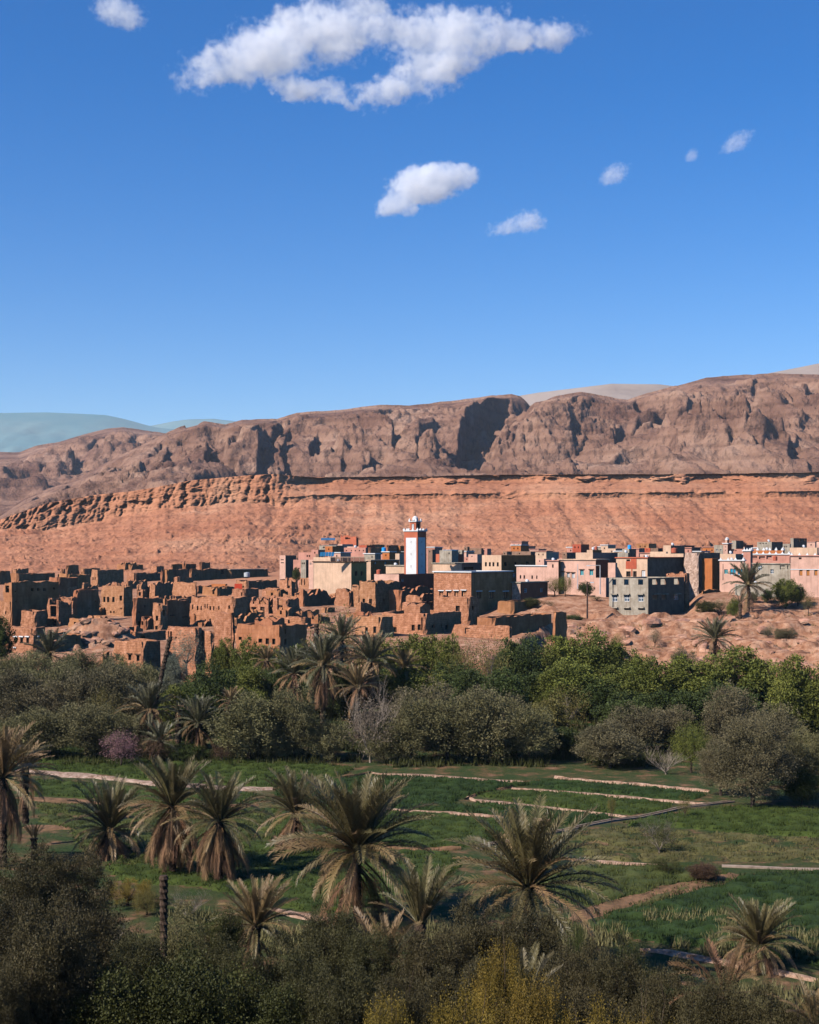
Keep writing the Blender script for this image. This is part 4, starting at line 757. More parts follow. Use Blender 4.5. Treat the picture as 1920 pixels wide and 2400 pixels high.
# ------------------------------------------------------------------ the newer town: painted houses, minaret, grey unfinished houses
def prism(rings, cap=True):             # rings of equal length, bottom to top
    V = [p for r in rings for p in r]; n = len(rings[0]); Fc = []
    for k in range(len(rings) - 1):
        for i in range(n): j = (i + 1) % n; Fc.append((k * n + i, k * n + j, (k + 1) * n + j, (k + 1) * n + i))
    if cap: Fc.append(tuple(range((len(rings) - 1) * n, len(rings) * n))); Fc.append(tuple(reversed(range(n))))
    return V, Fc
def ring(r, z, n=16): return [(r * cos(2 * pi * i / n), r * sin(2 * pi * i / n), z) for i in range(n)]
TANK = {}
def tank(Z, x, y, w, h, yb, mname, label, base=None, D=None):
    u0, v0 = Z(x, y); D = D or depth_of(yb); r = Z(x + w / 2, y)[0] - u0; r = r / F * D; hh = (Z(x, y + h)[1] - v0) / F * D
    p = P(u0, Z(x, y + h)[1], D)
    if mname not in TANK:
        V, Fc = prism([ring(.9, 0), ring(1, .06), ring(1, .32), ring(.96, .34), ring(1, .36), ring(1, .64), ring(.96, .66), ring(1, .68), ring(1, .88), ring(.6, .95)])
        TANK[mname] = mesh('tank_body', V, Fc, [M[mname]], smooth=False); V, Fc = prism([ring(.3, .95, 10), ring(.3, 1.0, 10), ring(.15, 1.03, 10)]); TANK[mname + 'l'] = mesh('tank_lid', V, Fc, [M[mname]])
    e = empty('water_tank', p, 0, label, 'water tank'); obj('tank_body', TANK[mname], e, sc=(r, r, hh)); obj('lid', TANK[mname + 'l'], e, sc=(r, r, hh))
# minaret
mi = H(Z3, 895, 1030, 1118, 195, 640, 'tall square minaret with white panels and red-orange frame, rising behind the village', m='redorange', th=33, par=.3, name='minaret', cat='minaret', rag=0, D=292,
       L=W((967,), 303, 9, 20, 'h') + W((969,), 425, 9, 20, 'h') + W((969,), 549, 9, 20, 'h'), Rw=W((1069,), 303, 8, 20, 'h') + W((1073,), 428, 8, 20, 'h') + W((1073,), 549, 8, 20, 'h'))
mroot = mi['root']
def frame_panel(dv, n, L_, s0, s1, z0, z1, holes):      # white panel 5 cm proud, cut round the little windows
    ss = sorted({s0, s1} | {v for h_ in holes for v in h_[:2]}); zs = sorted({z0, z1} | {v for h_ in holes for v in h_[2:4]}); V = []; Fc = []
    for o_ in (0.05, 0.004):
        for s_ in ss:
            for z in zs: q = dv * s_ + n * o_; V.append((q[0], q[1], z))
    nz = len(zs); ns_ = len(ss)
    for i in range(ns_ - 1):
        for j in range(nz - 1):
            cs, cz = (ss[i] + ss[i + 1]) / 2, (zs[j] + zs[j + 1]) / 2
            if any(a < cs < b and c < cz < d_ for a, b, c, d_ in holes): continue
            a0 = i * nz + j; Fc.append((a0, a0 + nz, a0 + nz + 1, a0 + 1))
    N0 = ns_ * nz
    for j in range(nz - 1): Fc.append((j, j + 1, N0 + j + 1, N0 + j)); k = (ns_ - 1) * nz; Fc.append((k + j, N0 + k + j, N0 + k + j + 1, k + j + 1))
    for i in range(ns_ - 1): a0 = i * nz + nz - 1; Fc.append((a0, a0 + nz, N0 + a0 + nz, N0 + a0)); 
    return mesh('panel', V, Fc, [M['white']])
ppm = mi['D'] / F
ztop = mi['zt']; hgt = lambda Y: ztop - (Y - 195) / 4.3125 * ppm
for dv, n, ln, Yt, ys_ in ((mi['dl'], mi['nl'], mi['a'], 260, (303, 425, 549)), (mi['dr'], mi['nr'], mi['b'], 256, (303, 428, 549))):
    c_ = ln * (0.47 if dv is mi['dl'] else 0.47); hw = ln * 0.385
    obj('panel', frame_panel(dv, n, ln, c_ - hw, c_ + hw, hgt(640), hgt(Yt), []), mroot)
    for Y in ys_:
        q = dv * (c_) + n * 0.055; o_ = obj('window', WM['h'], mroot, (q[0], q[1], hgt(Y)), mi['rzl'] if dv is mi['dl'] else mi['rzr'], (0.24, 1, 0.42))
ctr = (mi['dl'] * mi['a'] + mi['dr'] * mi['b']) / 2
def rbox(name, w1, w2, z0, z1, m, par, off=(0, 0)):
    c = ctr + mi['dl'] * off[0] + mi['dr'] * off[1]; V = []
    for z in (z0, z1):
        for sx, sy in ((-1, -1), (-1, 1), (1, 1), (1, -1)): q = c + mi['dl'] * sx * w1 / 2 + mi['dr'] * sy * w2 / 2; V.append((q[0], q[1], z))
    return obj(name, mesh(name, V, [(0, 1, 5, 4), (1, 2, 6, 5), (2, 3, 7, 6), (3, 0, 4, 7), (4, 5, 6, 7), (3, 2, 1, 0)], [M[m]]), par)
A_, B_ = mi['a'], mi['b']
rbox('cornice', A_ + .35, B_ + .35, ztop + .003, ztop + .22, 'white', mroot)
mm = merlon_mesh(M['white'])
for k in range(4):
    for side in range(4):
        f = -0.5 + k / 3 * 1.0 if True else 0
        if side == 0: q = ctr + mi['dl'] * (f * A_) - mi['dr'] * (B_ / 2)
        elif side == 1: q = ctr + mi['dl'] * (f * A_) + mi['dr'] * (B_ / 2)
        elif side == 2 and k in (1, 2): q = ctr - mi['dl'] * (A_ / 2) + mi['dr'] * (f * B_)
        elif side == 3 and k in (1, 2): q = ctr + mi['dl'] * (A_ / 2) + mi['dr'] * (f * B_)
        else: continue
        obj('merlon', mm, mroot, (q[0], q[1], ztop + .22), mi['rzl'], (.5, .3, .5))
z1_ = ztop + .22
rbox('lantern', A_ * .46, B_ * .52, z1_, z1_ + 1.25 + .5, 'redorange', mroot)
for dv, n, ln in ((mi['dl'], mi['nl'], A_ * .46), (mi['dr'], mi['nr'], B_ * .52)):
    depth_ = (B_ * .52 if dv is mi['dl'] else A_ * .46) / 2
    q = ctr + n * (depth_ + .03); obj('window', WM['b' if dv is mi['dl'] else 'h'], mroot, (q[0], q[1], z1_ + .8), mi['rzl'] if dv is mi['dl'] else mi['rzr'], (.62, 1, 1.1))
rbox('cornice', A_ * .46 + .4, B_ * .52 + .4, z1_ + 1.753, z1_ + 1.9, 'white', mroot)
for sx in (-1, 1):
    for sy in (-1, 1):
        q = ctr + mi['dl'] * sx * A_ * .24 + mi['dr'] * sy * B_ * .27; obj('merlon', mm, mroot, (q[0], q[1], z1_ + 1.9), mi['rzl'], (.4, .3, .65))
V, Fc = prism([ring(.62, 0), ring(.62, .35), ring(.58, .6), ring(.45, .85), ring(.25, 1.02), ring(.05, 1.1)]); obj('dome', mesh('dome', V, Fc, [M['white']], smooth=True), mroot, (ctr[0], ctr[1], z1_ + 1.9))
V, Fc = prism([ring(.04, 1.05, 8), ring(.04, 1.35, 8), ring(.12, 1.45, 8), ring(.12, 1.55, 8), ring(.03, 1.65, 8), ring(.09, 1.8, 8), ring(.02, 1.95, 8), ring(.02, 2.6, 8)]); obj('finial', mesh('finial', V, Fc, [M['pole']]), mroot, (ctr[0], ctr[1], z1_ + 1.9))
# mosque hall and its neighbours
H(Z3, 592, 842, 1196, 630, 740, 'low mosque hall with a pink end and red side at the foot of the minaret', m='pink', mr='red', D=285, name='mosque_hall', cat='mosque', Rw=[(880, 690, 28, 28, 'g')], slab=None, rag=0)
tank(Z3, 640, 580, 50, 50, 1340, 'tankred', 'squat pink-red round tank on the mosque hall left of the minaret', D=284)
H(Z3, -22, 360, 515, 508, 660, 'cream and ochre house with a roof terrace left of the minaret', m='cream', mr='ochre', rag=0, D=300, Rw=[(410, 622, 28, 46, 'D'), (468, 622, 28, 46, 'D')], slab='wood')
H(Z3, -22, 148, 200, 458, 540, 'cream upper room with two pale blue windows on the ochre house', m='cream', rag=0, D=304, L=[(22, 517, 30, 42, 'b'), (102, 517, 30, 42, 'b')])
_t = empty('roof_railing', P(*Z3(150, 505), 300), 0, 'brown baluster railing on the roof terrace of the ochre house', 'railing')
V, Fc, mi_ = boxes([(0, -.08, .95, 21, .08, 1.1, 0)] + [(0 + 3.5 * k, -.12, 0, .25 + 3.5 * k, .12, 1.15, 0) for k in range(7)]); obj('rail', mesh('rail', V, Fc, [M['cream']]), _t, sc=(.355 * .98, 1, 1))
V, Fc, _m = boxes([(-.06, -.05, 0, .06, .05, .95, 0)]); _b = mesh('baluster', V, Fc, [M['wood']])
for k in range(36): obj('baluster', _b, _t, (.12 + k * .205, 0, 0))
H(Z3, 515, 557, 845, 492, 650, 'brown-ochre house with two small cream windows between the ochre house and the minaret', m='cream', mr='orange', rag=0, Rw=[(607, 514, 22, 26, 'b'), (708, 514, 22, 26, 'b')], slab='cream', D=310)
H(Z3, 710, 898, 915, 545, 640, 'low cream wall house just left of the minaret', m='cream', rag=0, D=300, slab='concrete')
H(Z3, 1122, 1180, 1302, 482, 560, 'cream roof block just right of the minaret', m='cream', rag=0)
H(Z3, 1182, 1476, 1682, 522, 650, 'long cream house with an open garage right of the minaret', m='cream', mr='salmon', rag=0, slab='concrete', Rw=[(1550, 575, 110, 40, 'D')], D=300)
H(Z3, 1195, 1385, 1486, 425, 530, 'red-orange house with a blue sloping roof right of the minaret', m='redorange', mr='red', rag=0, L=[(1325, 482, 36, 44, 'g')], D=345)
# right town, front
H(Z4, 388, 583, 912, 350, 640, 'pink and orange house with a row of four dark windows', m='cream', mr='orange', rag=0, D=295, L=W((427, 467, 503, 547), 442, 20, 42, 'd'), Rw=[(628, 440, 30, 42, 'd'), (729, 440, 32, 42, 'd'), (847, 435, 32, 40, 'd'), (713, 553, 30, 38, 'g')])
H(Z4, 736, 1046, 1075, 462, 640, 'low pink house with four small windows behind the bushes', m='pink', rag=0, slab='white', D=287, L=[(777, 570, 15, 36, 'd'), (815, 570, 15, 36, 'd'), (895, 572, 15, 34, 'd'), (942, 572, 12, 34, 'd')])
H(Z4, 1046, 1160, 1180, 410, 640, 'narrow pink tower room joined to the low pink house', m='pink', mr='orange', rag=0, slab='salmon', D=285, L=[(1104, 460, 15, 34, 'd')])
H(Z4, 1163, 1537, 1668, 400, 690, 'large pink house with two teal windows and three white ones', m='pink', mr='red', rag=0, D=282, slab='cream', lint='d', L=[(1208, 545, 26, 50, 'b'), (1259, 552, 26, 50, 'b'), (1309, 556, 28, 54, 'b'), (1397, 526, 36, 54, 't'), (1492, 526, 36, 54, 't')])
H(Z4, 1535, 1640, 1672, 580, 700, 'pink garden wall with a balustrade between the pink and the grey house', m='pink', rag=0, D=276, par=.2)
H(Z4, 692, 776, 1052, 632, 812, 'small brick red house with two white-framed windows', m='stone', mr='redorange', rag=0, D=272, slab='concrete', Rw=[(830, 707, 32, 42, 'g'), (988, 703, 30, 40, 'g')])
H(Z4, 1270, 1385, 1512, 716, 832, 'little hut with a cream front and ochre side on the open ground', m='cream', mr='ochre', rag=0, L=[(1320, 780, 30, 72, 'D')], Rw=[(1445, 765, 30, 50, 'D')], slab='wood')
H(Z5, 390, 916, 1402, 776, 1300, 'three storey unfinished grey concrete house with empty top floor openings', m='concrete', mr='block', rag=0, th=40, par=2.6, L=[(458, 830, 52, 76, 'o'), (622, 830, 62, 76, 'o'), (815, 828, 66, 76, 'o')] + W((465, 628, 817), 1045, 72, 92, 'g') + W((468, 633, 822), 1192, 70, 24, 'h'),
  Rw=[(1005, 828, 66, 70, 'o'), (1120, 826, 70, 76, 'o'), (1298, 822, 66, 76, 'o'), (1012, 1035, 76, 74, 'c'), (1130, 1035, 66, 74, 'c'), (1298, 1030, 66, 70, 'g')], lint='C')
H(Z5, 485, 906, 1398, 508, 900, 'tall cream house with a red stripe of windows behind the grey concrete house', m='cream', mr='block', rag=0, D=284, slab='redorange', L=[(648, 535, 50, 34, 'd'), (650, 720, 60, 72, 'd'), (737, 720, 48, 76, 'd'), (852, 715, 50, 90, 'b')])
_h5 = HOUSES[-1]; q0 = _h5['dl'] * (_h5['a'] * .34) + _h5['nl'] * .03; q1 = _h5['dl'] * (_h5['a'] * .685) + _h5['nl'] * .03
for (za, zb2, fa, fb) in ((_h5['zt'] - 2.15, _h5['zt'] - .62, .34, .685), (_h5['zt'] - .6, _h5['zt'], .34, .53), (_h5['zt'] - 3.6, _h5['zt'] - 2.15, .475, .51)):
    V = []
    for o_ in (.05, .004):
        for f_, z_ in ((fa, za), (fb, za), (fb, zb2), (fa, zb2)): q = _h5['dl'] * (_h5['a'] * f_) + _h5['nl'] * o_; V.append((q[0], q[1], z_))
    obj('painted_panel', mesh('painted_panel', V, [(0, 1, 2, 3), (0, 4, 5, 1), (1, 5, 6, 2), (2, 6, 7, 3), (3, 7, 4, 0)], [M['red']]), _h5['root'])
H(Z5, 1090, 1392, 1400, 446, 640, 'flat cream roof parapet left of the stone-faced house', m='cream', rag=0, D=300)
H(Z5, 1396, 1594, 1885, 434, 900, 'tall house with a rubble stone front and shade-dark side', m='stone', mr='block', rag=.1, D=292)
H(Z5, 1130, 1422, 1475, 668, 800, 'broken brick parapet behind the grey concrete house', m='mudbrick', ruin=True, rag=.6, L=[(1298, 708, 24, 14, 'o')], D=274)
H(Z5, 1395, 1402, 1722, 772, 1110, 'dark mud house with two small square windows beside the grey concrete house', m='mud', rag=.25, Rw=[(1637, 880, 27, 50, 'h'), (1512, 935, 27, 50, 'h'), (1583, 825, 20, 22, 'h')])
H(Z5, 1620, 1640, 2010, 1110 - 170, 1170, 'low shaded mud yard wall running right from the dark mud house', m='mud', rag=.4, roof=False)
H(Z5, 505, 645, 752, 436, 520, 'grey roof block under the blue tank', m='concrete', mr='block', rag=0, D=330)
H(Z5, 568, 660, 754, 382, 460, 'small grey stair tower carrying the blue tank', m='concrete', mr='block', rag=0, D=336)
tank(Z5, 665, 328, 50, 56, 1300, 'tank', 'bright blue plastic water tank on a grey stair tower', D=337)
H(Z5, 375, 474, 500, 570, 900, 'narrow pink wall front left of the tall cream house', m='pink', rag=0, D=278)
tank(Z5, 1268, 368, 84, 68, 1300, 'tankred', 'wide brick red tank on a roof right of the blue tank', D=310)
H(Z5, 1120, 1222, 1410, 335, 440, 'unfinished block house behind the brick red tank', m='cream', mr='block', rag=0, D=340)
H(Z5, 950, 1050, 1112, 372, 440, 'dark grey roof room left of the brick red tank', m='block', rag=0, D=345)
H(Z5, 940, 1160, 1180, 420, 500, 'cream parapet roof with pipes below the dark grey roof room', m='cream', rag=0, D=322)
H(Z5, 90, 168, 290, 397, 520, 'cream and brown roof block with a chimney tank, right of centre', m='cream', mr='orange', rag=0, D=330)
H(Z5, -60, 170, 520, 432, 520, 'long brown roof behind the large pink house', m='cream', mr='salmon', rag=0, D=327)
tank(Z5, 215, 348, 44, 48, 1300, 'tankred', 'small dark red tank on the cream and brown roof block', D=331)
# far right
H(Z6, 278, 284, 386, 396, 660, 'narrow dark orange house side next to the shade-dark side wall', m='orange', rag=0, D=292)
H(Z6, 384, 712, 728, 428, 680, 'pink house with turquoise pointed doors and a teal window', m='pink', rag=0, D=290, slab='white', L=[(470, 573, 50, 60, 't'), (545, 575, 38, 85, 'T'), (584, 575, 34, 85, 'T'), (646, 575, 36, 85, 'T'), (684, 575, 32, 85, 'T')], merlon=1.4)
H(Z6, 703, 1328, 1345, 345, 480, 'salmon kasbah style house with an open roof gallery and white merlons', m='salmon', rag=0, D=300, slab='white', L=[(752, 385, 32, 38, 'b'), (850, 385, 86, 40, 'o'), (955, 385, 82, 40, 'o'), (1050, 380, 72, 50, 'o')], merlon=1.35)
H(Z6, 703, 800, 830, 298, 480, 'little corner tower with a white edge on the kasbah style house', m='salmon', rag=0, D=299, slab='white', merlon=1.6)
H(Z6, 800, 1240, 1260, 288, 400, 'orange roof wall with a line of white merlons behind the gallery', m='orange', rag=0, D=308, merlon=1.35)
tank(Z6, 1132, 362, 60, 64, 1300, 'tankred', 'dark red tank on the gallery roof at far right', D=297)
H(Z6, 835, 1336, 1350, 474, 670, 'grey concrete house front with four openings, below the kasbah style house', m='concrete', rag=0, D=287, slab='concrete', L=[(928, 515, 60, 72, 'g'), (1090, 570, 44, 56, 'g'), (1230, 510, 68, 70, 'd'), (1322, 508, 24, 64, 'd')])
H(Z6, 900, 1345, 1360, 668, 760, 'dark open ground floor below the grey concrete front', m='block', rag=0, D=288, L=[(1000, 705, 150, 70, 'h'), (1240, 705, 170, 70, 'h')])
H(Z6, 590, 1145, 1160, 750, 900, 'grey yard wall behind the tall palm at far right', m='concrete', rag=.1, D=277, roof=False)
H(Z6, 1340, 1790, 1900, 366, 800, 'pink house with orange wooden shutters at the right edge of the picture', m='pink', rag=0, D=276, th=25, slab='salmon', band=545, L=[(1480, 590, 42, 76, 's'), (1576, 590, 42, 76, 's'), (1682, 588, 42, 76, 's'), (1470, 393, 38, 30, 'd')], merlon=1.5)
H(Z6, 432, 492, 546, 200, 350, 'small pink and red minaret of the far mosque at far right', m='pink', mr='red', rag=0, D=345, name='minaret', cat='minaret', L=W((463,), 240, 12, 12, 'h') + W((463,), 285, 12, 12, 'h'), slab='white', th=30)
H(Z6, 460, 486, 510, 148, 200, 'pink lantern room on top of the small far minaret', m='pink', mr='red', rag=0, D=346, merlon=.8)
H(Z6, 376, 600, 720, 335, 450, 'cream roofs in front of the small far minaret', m='cream', rag=0, D=305)
H(Z6, 310, 428, 440, 215, 345, 'tall grey block house left of the small far minaret', m='concrete', rag=0, D=355, L=[(350, 280, 30, 20, 'g'), (400, 280, 20, 20, 'g')])
H(Z6, 548, 606, 706, 156, 300, 'dark-sided grey house right of the small far minaret', m='concrete', mr='block', rag=0, D=360)
H(Z6, 890, 1086, 1236, 172, 290, 'grey three storey house with brown windows behind the gallery', m='concrete', mr='block', rag=0, D=360, L=W((930, 970, 1010), 192, 18, 16, 'd'))
H(Z6, 1236, 1330, 1345, 200, 290, 'small white-grey house left of the topmost dark house', m='concrete', rag=0, D=352, L=W((1262, 1288), 238, 14, 18, 'd'))
H(Z6, 1338, 1380, 1560, 122, 250, 'topmost dark house at far right against the slope', m='concrete', mr='block', rag=0, D=370, Rw=[(1450, 150, 40, 26, 'o'), (1530, 145, 24, 24, 'o')])
H(Z6, 1330, 1700, 1720, 250, 370, 'long cream terrace wall at the upper right edge of the town', m='cream', rag=0, D=330)
H(Z6, 1690, 1760, 1800, 172, 250, 'pink block cut by the right edge of the picture, uppermost', m='pink', rag=0, D=365)
# hillside end of the town (left of the minaret)
H(Z8, 75, 140, 262, 295, 410, 'pale house with a grey side at the left end of the far town', m='pink', mr='block', rag=0, D=370, L=[(105, 345, 36, 10, 'd'), (105, 378, 36, 10, 'd')])
H(Z8, 228, 312, 330, 345, 470, 'pinkish house with two low windows at the left end of the far town', m='salmon', rag=0, D=350, L=W((285, 303), 442, 10, 14, 'd'))
H(Z8, 312, 370, 400, 345, 470, 'grey-white narrow house with paired windows, left end of the far town', m='concrete', mr='block', rag=0, D=348, L=W((328, 350), 385, 14, 20, 'd'))
H(Z8, 400, 452, 460, 345, 470, 'pale narrow house beside the cream upper room', m='pink', rag=0, D=346, L=W((420, 438), 390, 10, 24, 'g'))
H(Z8, 285, 470, 530, 262, 345, 'red-brown house above the three narrow pale houses', m='salmon', mr='mud', rag=0, D=380, L=W((385, 410), 302, 14, 22, 'd'))
H(Z8, 520, 712, 792, 185, 275, 'grey unfinished house with two rows of windows on the hillside', m='concrete', mr='block', rag=.1, D=420, L=W((570, 608, 648, 688), 205, 22, 16, 'h') + W((545, 590, 640, 690), 245, 20, 16, 'h'))
H(Z8, 798, 1040, 1062, 208, 290, 'reddish house with a row of six small windows on the hillside', m='salmon', rag=0, D=405, L=W((825, 880, 925, 970, 1015), 242, 12, 14, 'd'))
H(Z8, 760, 935, 960, 62, 150, 'lonely roofless red house highest on the hillside', m='redorange', ruin=True, rag=.3, D=455, L=[(840, 100, 60, 30, 'o')])
H(Z8, 1018, 1100, 1265, 172, 230, 'brown flat block right of the roofless house on the hillside', m='mud', rag=.1, D=425)
H(Z8, 1265, 1290, 1420, 182, 260, 'brown block house left of the minaret, upper one', m='mud', rag=.1, D=410)
H(Z8, 1060, 1090, 1240, 208, 280, 'brown block house with a blue gate on the hillside', m='mud', rag=.1, D=395)
H(Z8, 1085, 1300, 1320, 285, 350, 'terracotta house with a pale chimney left of the minaret', m='salmon', rag=0, D=370)
H(Z8, 1302, 1372, 1478, 256, 330, 'red-brown block immediately left of the minaret', m='salmon', mr='mud', rag=0, D=360)
H(Z8, 1365, 1420, 1478, 275, 350, 'cream little block touching the minaret on its left', m='cream', rag=0, D=350)
H(Z8, 750, 830, 850, 268, 320, 'small grey roof room in front of the reddish six-window house', m='concrete', mr='block', rag=0, D=372)
# far filler blocks at the foot of the slope, right of the minaret
fill = [(1128, 1160, 372, 'block', 'dark flat block just right of the minaret at the foot of the slope'), (1390, 1462, 285, 'mud', None), (0, 0, 0, None, None)]
rnd = random.Random(5)
FB = [(Z4, 205, 240, 262, 265, 'block', 'grey roof block with a raised stair head, first right of the minaret'), (Z4, 240, 380, 415, 280, 'block', 'long dark grey block at the foot of the slope, right of the minaret'), (Z4, 385, 440, 480, 284, 'salmon', 'red-brown end house of the long dark grey block'),
      (Z4, 600, 640, 690, 312, 'block', 'small dark block above the pink and orange house'), (Z4, 690, 880, 925, 312, 'block', 'wide grey-black block above the pink and orange house'), (Z4, 912, 985, 1000, 340, 'pink', 'small pink block above the low pink house'),
      (Z4, 990, 1062, 1165, 318, 'pink', 'pink house with small slits and a brown side behind the large pink house'), (Z4, 1200, 1245, 1380, 322, 'block', 'dark shuttered block behind the large pink house'), (Z4, 190, 300, 390, 370, 'salmon', 'low salmon roofs between the blue roof and the four-window house'),
      (Z4, 250, 340, 392, 340, 'pink', 'low pale roofs above the salmon roofs, right of the minaret'), (Z4, 940, 1015, 1100, 388, 'pink', 'stepped pale wall behind the narrow pink tower room'), (Z4, 1170, 1200, 1390, 378, 'salmon', 'flat brown roof behind the large pink house'),
      (Z5, 870, 945, 960, 372, 'red', 'small red roof room between blue and red tanks'), (Z6, 0, 95, 110, 285, 'cream', 'low cream block left of the tall grey block house'), (Z6, 545, 700, 715, 268, 'salmon', 'orange wall patch below the dark-sided grey house'),
      (Z6, 1420, 1478, 1500, 275, 'concrete', 'grey stair head above the pink house at the right edge'), (Z6, 1540, 1700, 1730, 330, 'salmon', 'row of red awnings above the pink house at the right edge'), (Z6, 1000, 1050, 1085, 240, 'tealdoor', 'blue shed in front of the grey three storey house'),
      (Z3, 0, 30, 60, 425, 'block', 'small dark block above the cream upper room'), (Z3, 1135, 1180, 1215, 378, 'block', 'dark low block between minaret and blue roof'), (Z3, 1440, 1480, 1500, 385, 'concrete', 'grey block touching the blue roof on its right')]
for k, (Z, a_, b_, c_, y_, m_, lb) in enumerate(FB):
    H(Z, a_, b_, c_, y_, y_ + 90, lb, m=m_, mr='block' if m_ in ('concrete',) else None, rag=0, D=340 + rnd.random() * 40 if Z is not Z4 or y_ > 300 else 400, L=W((a_ * .6 + b_ * .4,), y_ + 22, 10, 14, 'd'))
# sloping blue roofs / solar panels
def panel_rack(Z, x0, y0, x1, y1, D, label, n, name='solar_panel_rack', m='solar'):
    p = P(*Z(x0, y1), D); q = P(*Z(x1, y1), D); ht = P(*Z(x0, y0), D).z - p.z; e = empty(name, p, 0, label, 'solar panel')
    wdt = (q - p).x / n
    V, Fc, _i = boxes([(0.02, 0, 0, .98, 1, .04, 0)]); V = [(x * wdt * .96, y * 2.4, z + y * ht) for x, y, z in V]; pm_ = mesh('solar_module', V, Fc, [M[m]])
    V, Fc, _i = boxes([(0, 2.3, -.2, .08, 2.38, ht * .95, 0)]); lm = mesh('support', V, Fc, [M['metal']])
    for k in range(n): obj('panel', pm_, e, (k * wdt, 0, .1)); obj('post', lm, e, (k * wdt + .1, 0, 0))
panel_rack(Z3, 40, 412, 185, 452, 318, 'blue solar panels on the roof above the cream upper room', 5)
panel_rack(Z3, 1290, 388, 1430, 418, 347, 'blue sloping sheet roof on the red-orange house', 4, 'sheet_roof')
panel_rack(Z3, 52, 266, 195, 288, 440, 'row of light blue slanted panels high on the hillside', 12)
tank(Z2, 858, 350, 60, 48, 1350, 'tankgrey', 'pale metal water tank on a mud roof in the old village', D=depth_of(Z2(0, 525)[1]) - 1)
tank(Z3, 690, 358, 44, 40, 1300, 'tank', 'blue gate-like tank among the brown blocks left of the minaret', D=392)
# rugs on the roof
_r = P(*Z2(735, 466), 272); V, Fc, _i = boxes([(-.05, 0, -1.0, 1.4, .05, 0, 0)]); tag(obj('rug', mesh('rug', V, Fc, [M['rug']]), loc=_r), 'bright red rug hung over a mud roof wall in the old village', 'rug')
# lamps and poles
def pole(px, yt, yb, r, D, label, name, m, lean=0.0, cat='pole', arm=0, head=0):
    a = P(px, yb, D); b = P(px + lean, yt, D); e = empty(name, a, 0, label, cat); d = b - a; n = 8; rings = []
    for k in range(9):
        f = k / 8; c = d * f; rr = r * (1 - .3 * f) * (1 + .12 * sin(k * 2.3)); rings.append([(c.x + rr * cos(2 * pi * i / n) + .04 * sin(k * 1.9 + px) * (1 if m == 'bark' else 0), rr * sin(2 * pi * i / n), c.z) for i in range(n)])
    V, Fc = prism(rings); obj('trunk' if m == 'bark' else 'shaft', mesh('shaft', V, Fc, [M[m]]), e)
    if arm:
        V, Fc, _i = boxes([(0, -.05, 0, arm, .05, .1, 0) if arm > 0 else (arm, -.05, 0, 0, .05, .1, 0)]); obj('arm', mesh('arm', V, Fc, [M[m]]), e, (d.x, 0, d.z - .1))
        V, Fc, _i = boxes([(-.35, -.12, -.1, .35, .12, .08, 0)]); obj('lamp_head', mesh('lamp_head', V, Fc, [M['white']]), e, (d.x + arm, 0, d.z - .1))
    if head:
        rr2 = random.Random(3); V = []; Fc = []
        for k in range(60):
            an = rr2.random() * 2 * pi; l = head * (.5 + rr2.random() * .8); up = rr2.random() * 1.2 - .2; c0 = Vector((cos(an), sin(an), up)) * l; b_ = len(V); V += [(d.x, 0, d.z), (d.x + c0.x, c0.y, d.z + c0.z), (d.x + c0.x * .9 + .05, c0.y * .9, d.z + c0.z * .9 - .12)]; Fc.append((b_, b_ + 1, b_ + 2))
        obj('crown', mesh('dead_crown', V, Fc, [M['deadfrond']]), e)
M['bark'] = mat('palm_bark', (0.045, 0.028, 0.018), (0.11, 0.07, 0.045), 3.0, bump=1.0, bscale=5, bdist=0.15)
M['deadfrond'] = mat('dead_frond', (0.22, 0.13, 0.07), (0.38, 0.25, 0.15), 2.0)
pole(1040 + 1355 / 4.3125, 1220 + 440 / 4.3125, 1220 + 690 / 4.3125, .09, 270, 'thin grey utility pole in front of the large pink house', 'utility_pole', 'metal')
pole(1040 + 1582 / 4.3125, 1220 + 450 / 4.3125, 1220 + 745 / 4.3125, .11, 266, 'tall curved grey street lamp in front of the pink balustrade wall', 'street_lamp', 'metal', cat='street lamp', arm=-2.2)
pole(1040 + 1452 / 4.3125, 1220 + 620 / 4.3125, 1220 + 990 / 4.3125, .16, 252, 'dark wooden pole with a lamp on the rubble left of the grey concrete house', 'wooden_pole', 'pole', arm=.8)
pole(1620 + 430 / 5.75, 1240 + 470 / 5.75, 1240 + 690 / 5.75, .08, 280, 'thin dark pole in front of the turquoise doors', 'utility_pole', 'pole')

rq = random.Random(33)
for k in range(52):
    px = rq.uniform(1000, 1930) if k % 4 else rq.uniform(700, 980); D_ = rq.uniform(320, 470); f_ = (D_ - 320) / 150; top = 1304 - 22 * f_ - rq.uniform(0, 15); w1 = rq.uniform(12, 34); w2 = rq.uniform(8, 26)
    m_ = rq.choice(('pink', 'cream', 'salmon', 'salmon', 'orange', 'concrete', 'mud', 'pink', 'red'))
    H(lambda x, y: (x, y), px - w1, px, px + w2, top, top + 60, beside(px, top, 'small ' + {'concrete': 'grey', 'mud': 'brown'}.get(m_, m_) + ' house', lambda p: p['py'] < 1345 and p['px'] > 690), m=m_, rag=0, D=D_, name='small_house', group='small houses behind the new town', L=[(px - w1 * q_, top + 7, 2.6, 4, 'd') for q_ in ((.3, .7) if w1 > 20 else (.5,))], slab=rq.choice((None, None, 'white', 'salmon')))['named'] = False
dv_, df_ = [], []
for k in range(5):
    for i in range(10): a_ = 2 * pi * i / 10; r_q = .45 * k / 4; dv_.append((r_q * cos(a_), .22 * (k / 4) ** 2 - .2, r_q * sin(a_)))
for k in range(4):
    for i in range(10): j = (i + 1) % 10; df_.append((k * 10 + i, k * 10 + j, (k + 1) * 10 + j, (k + 1) * 10 + i))
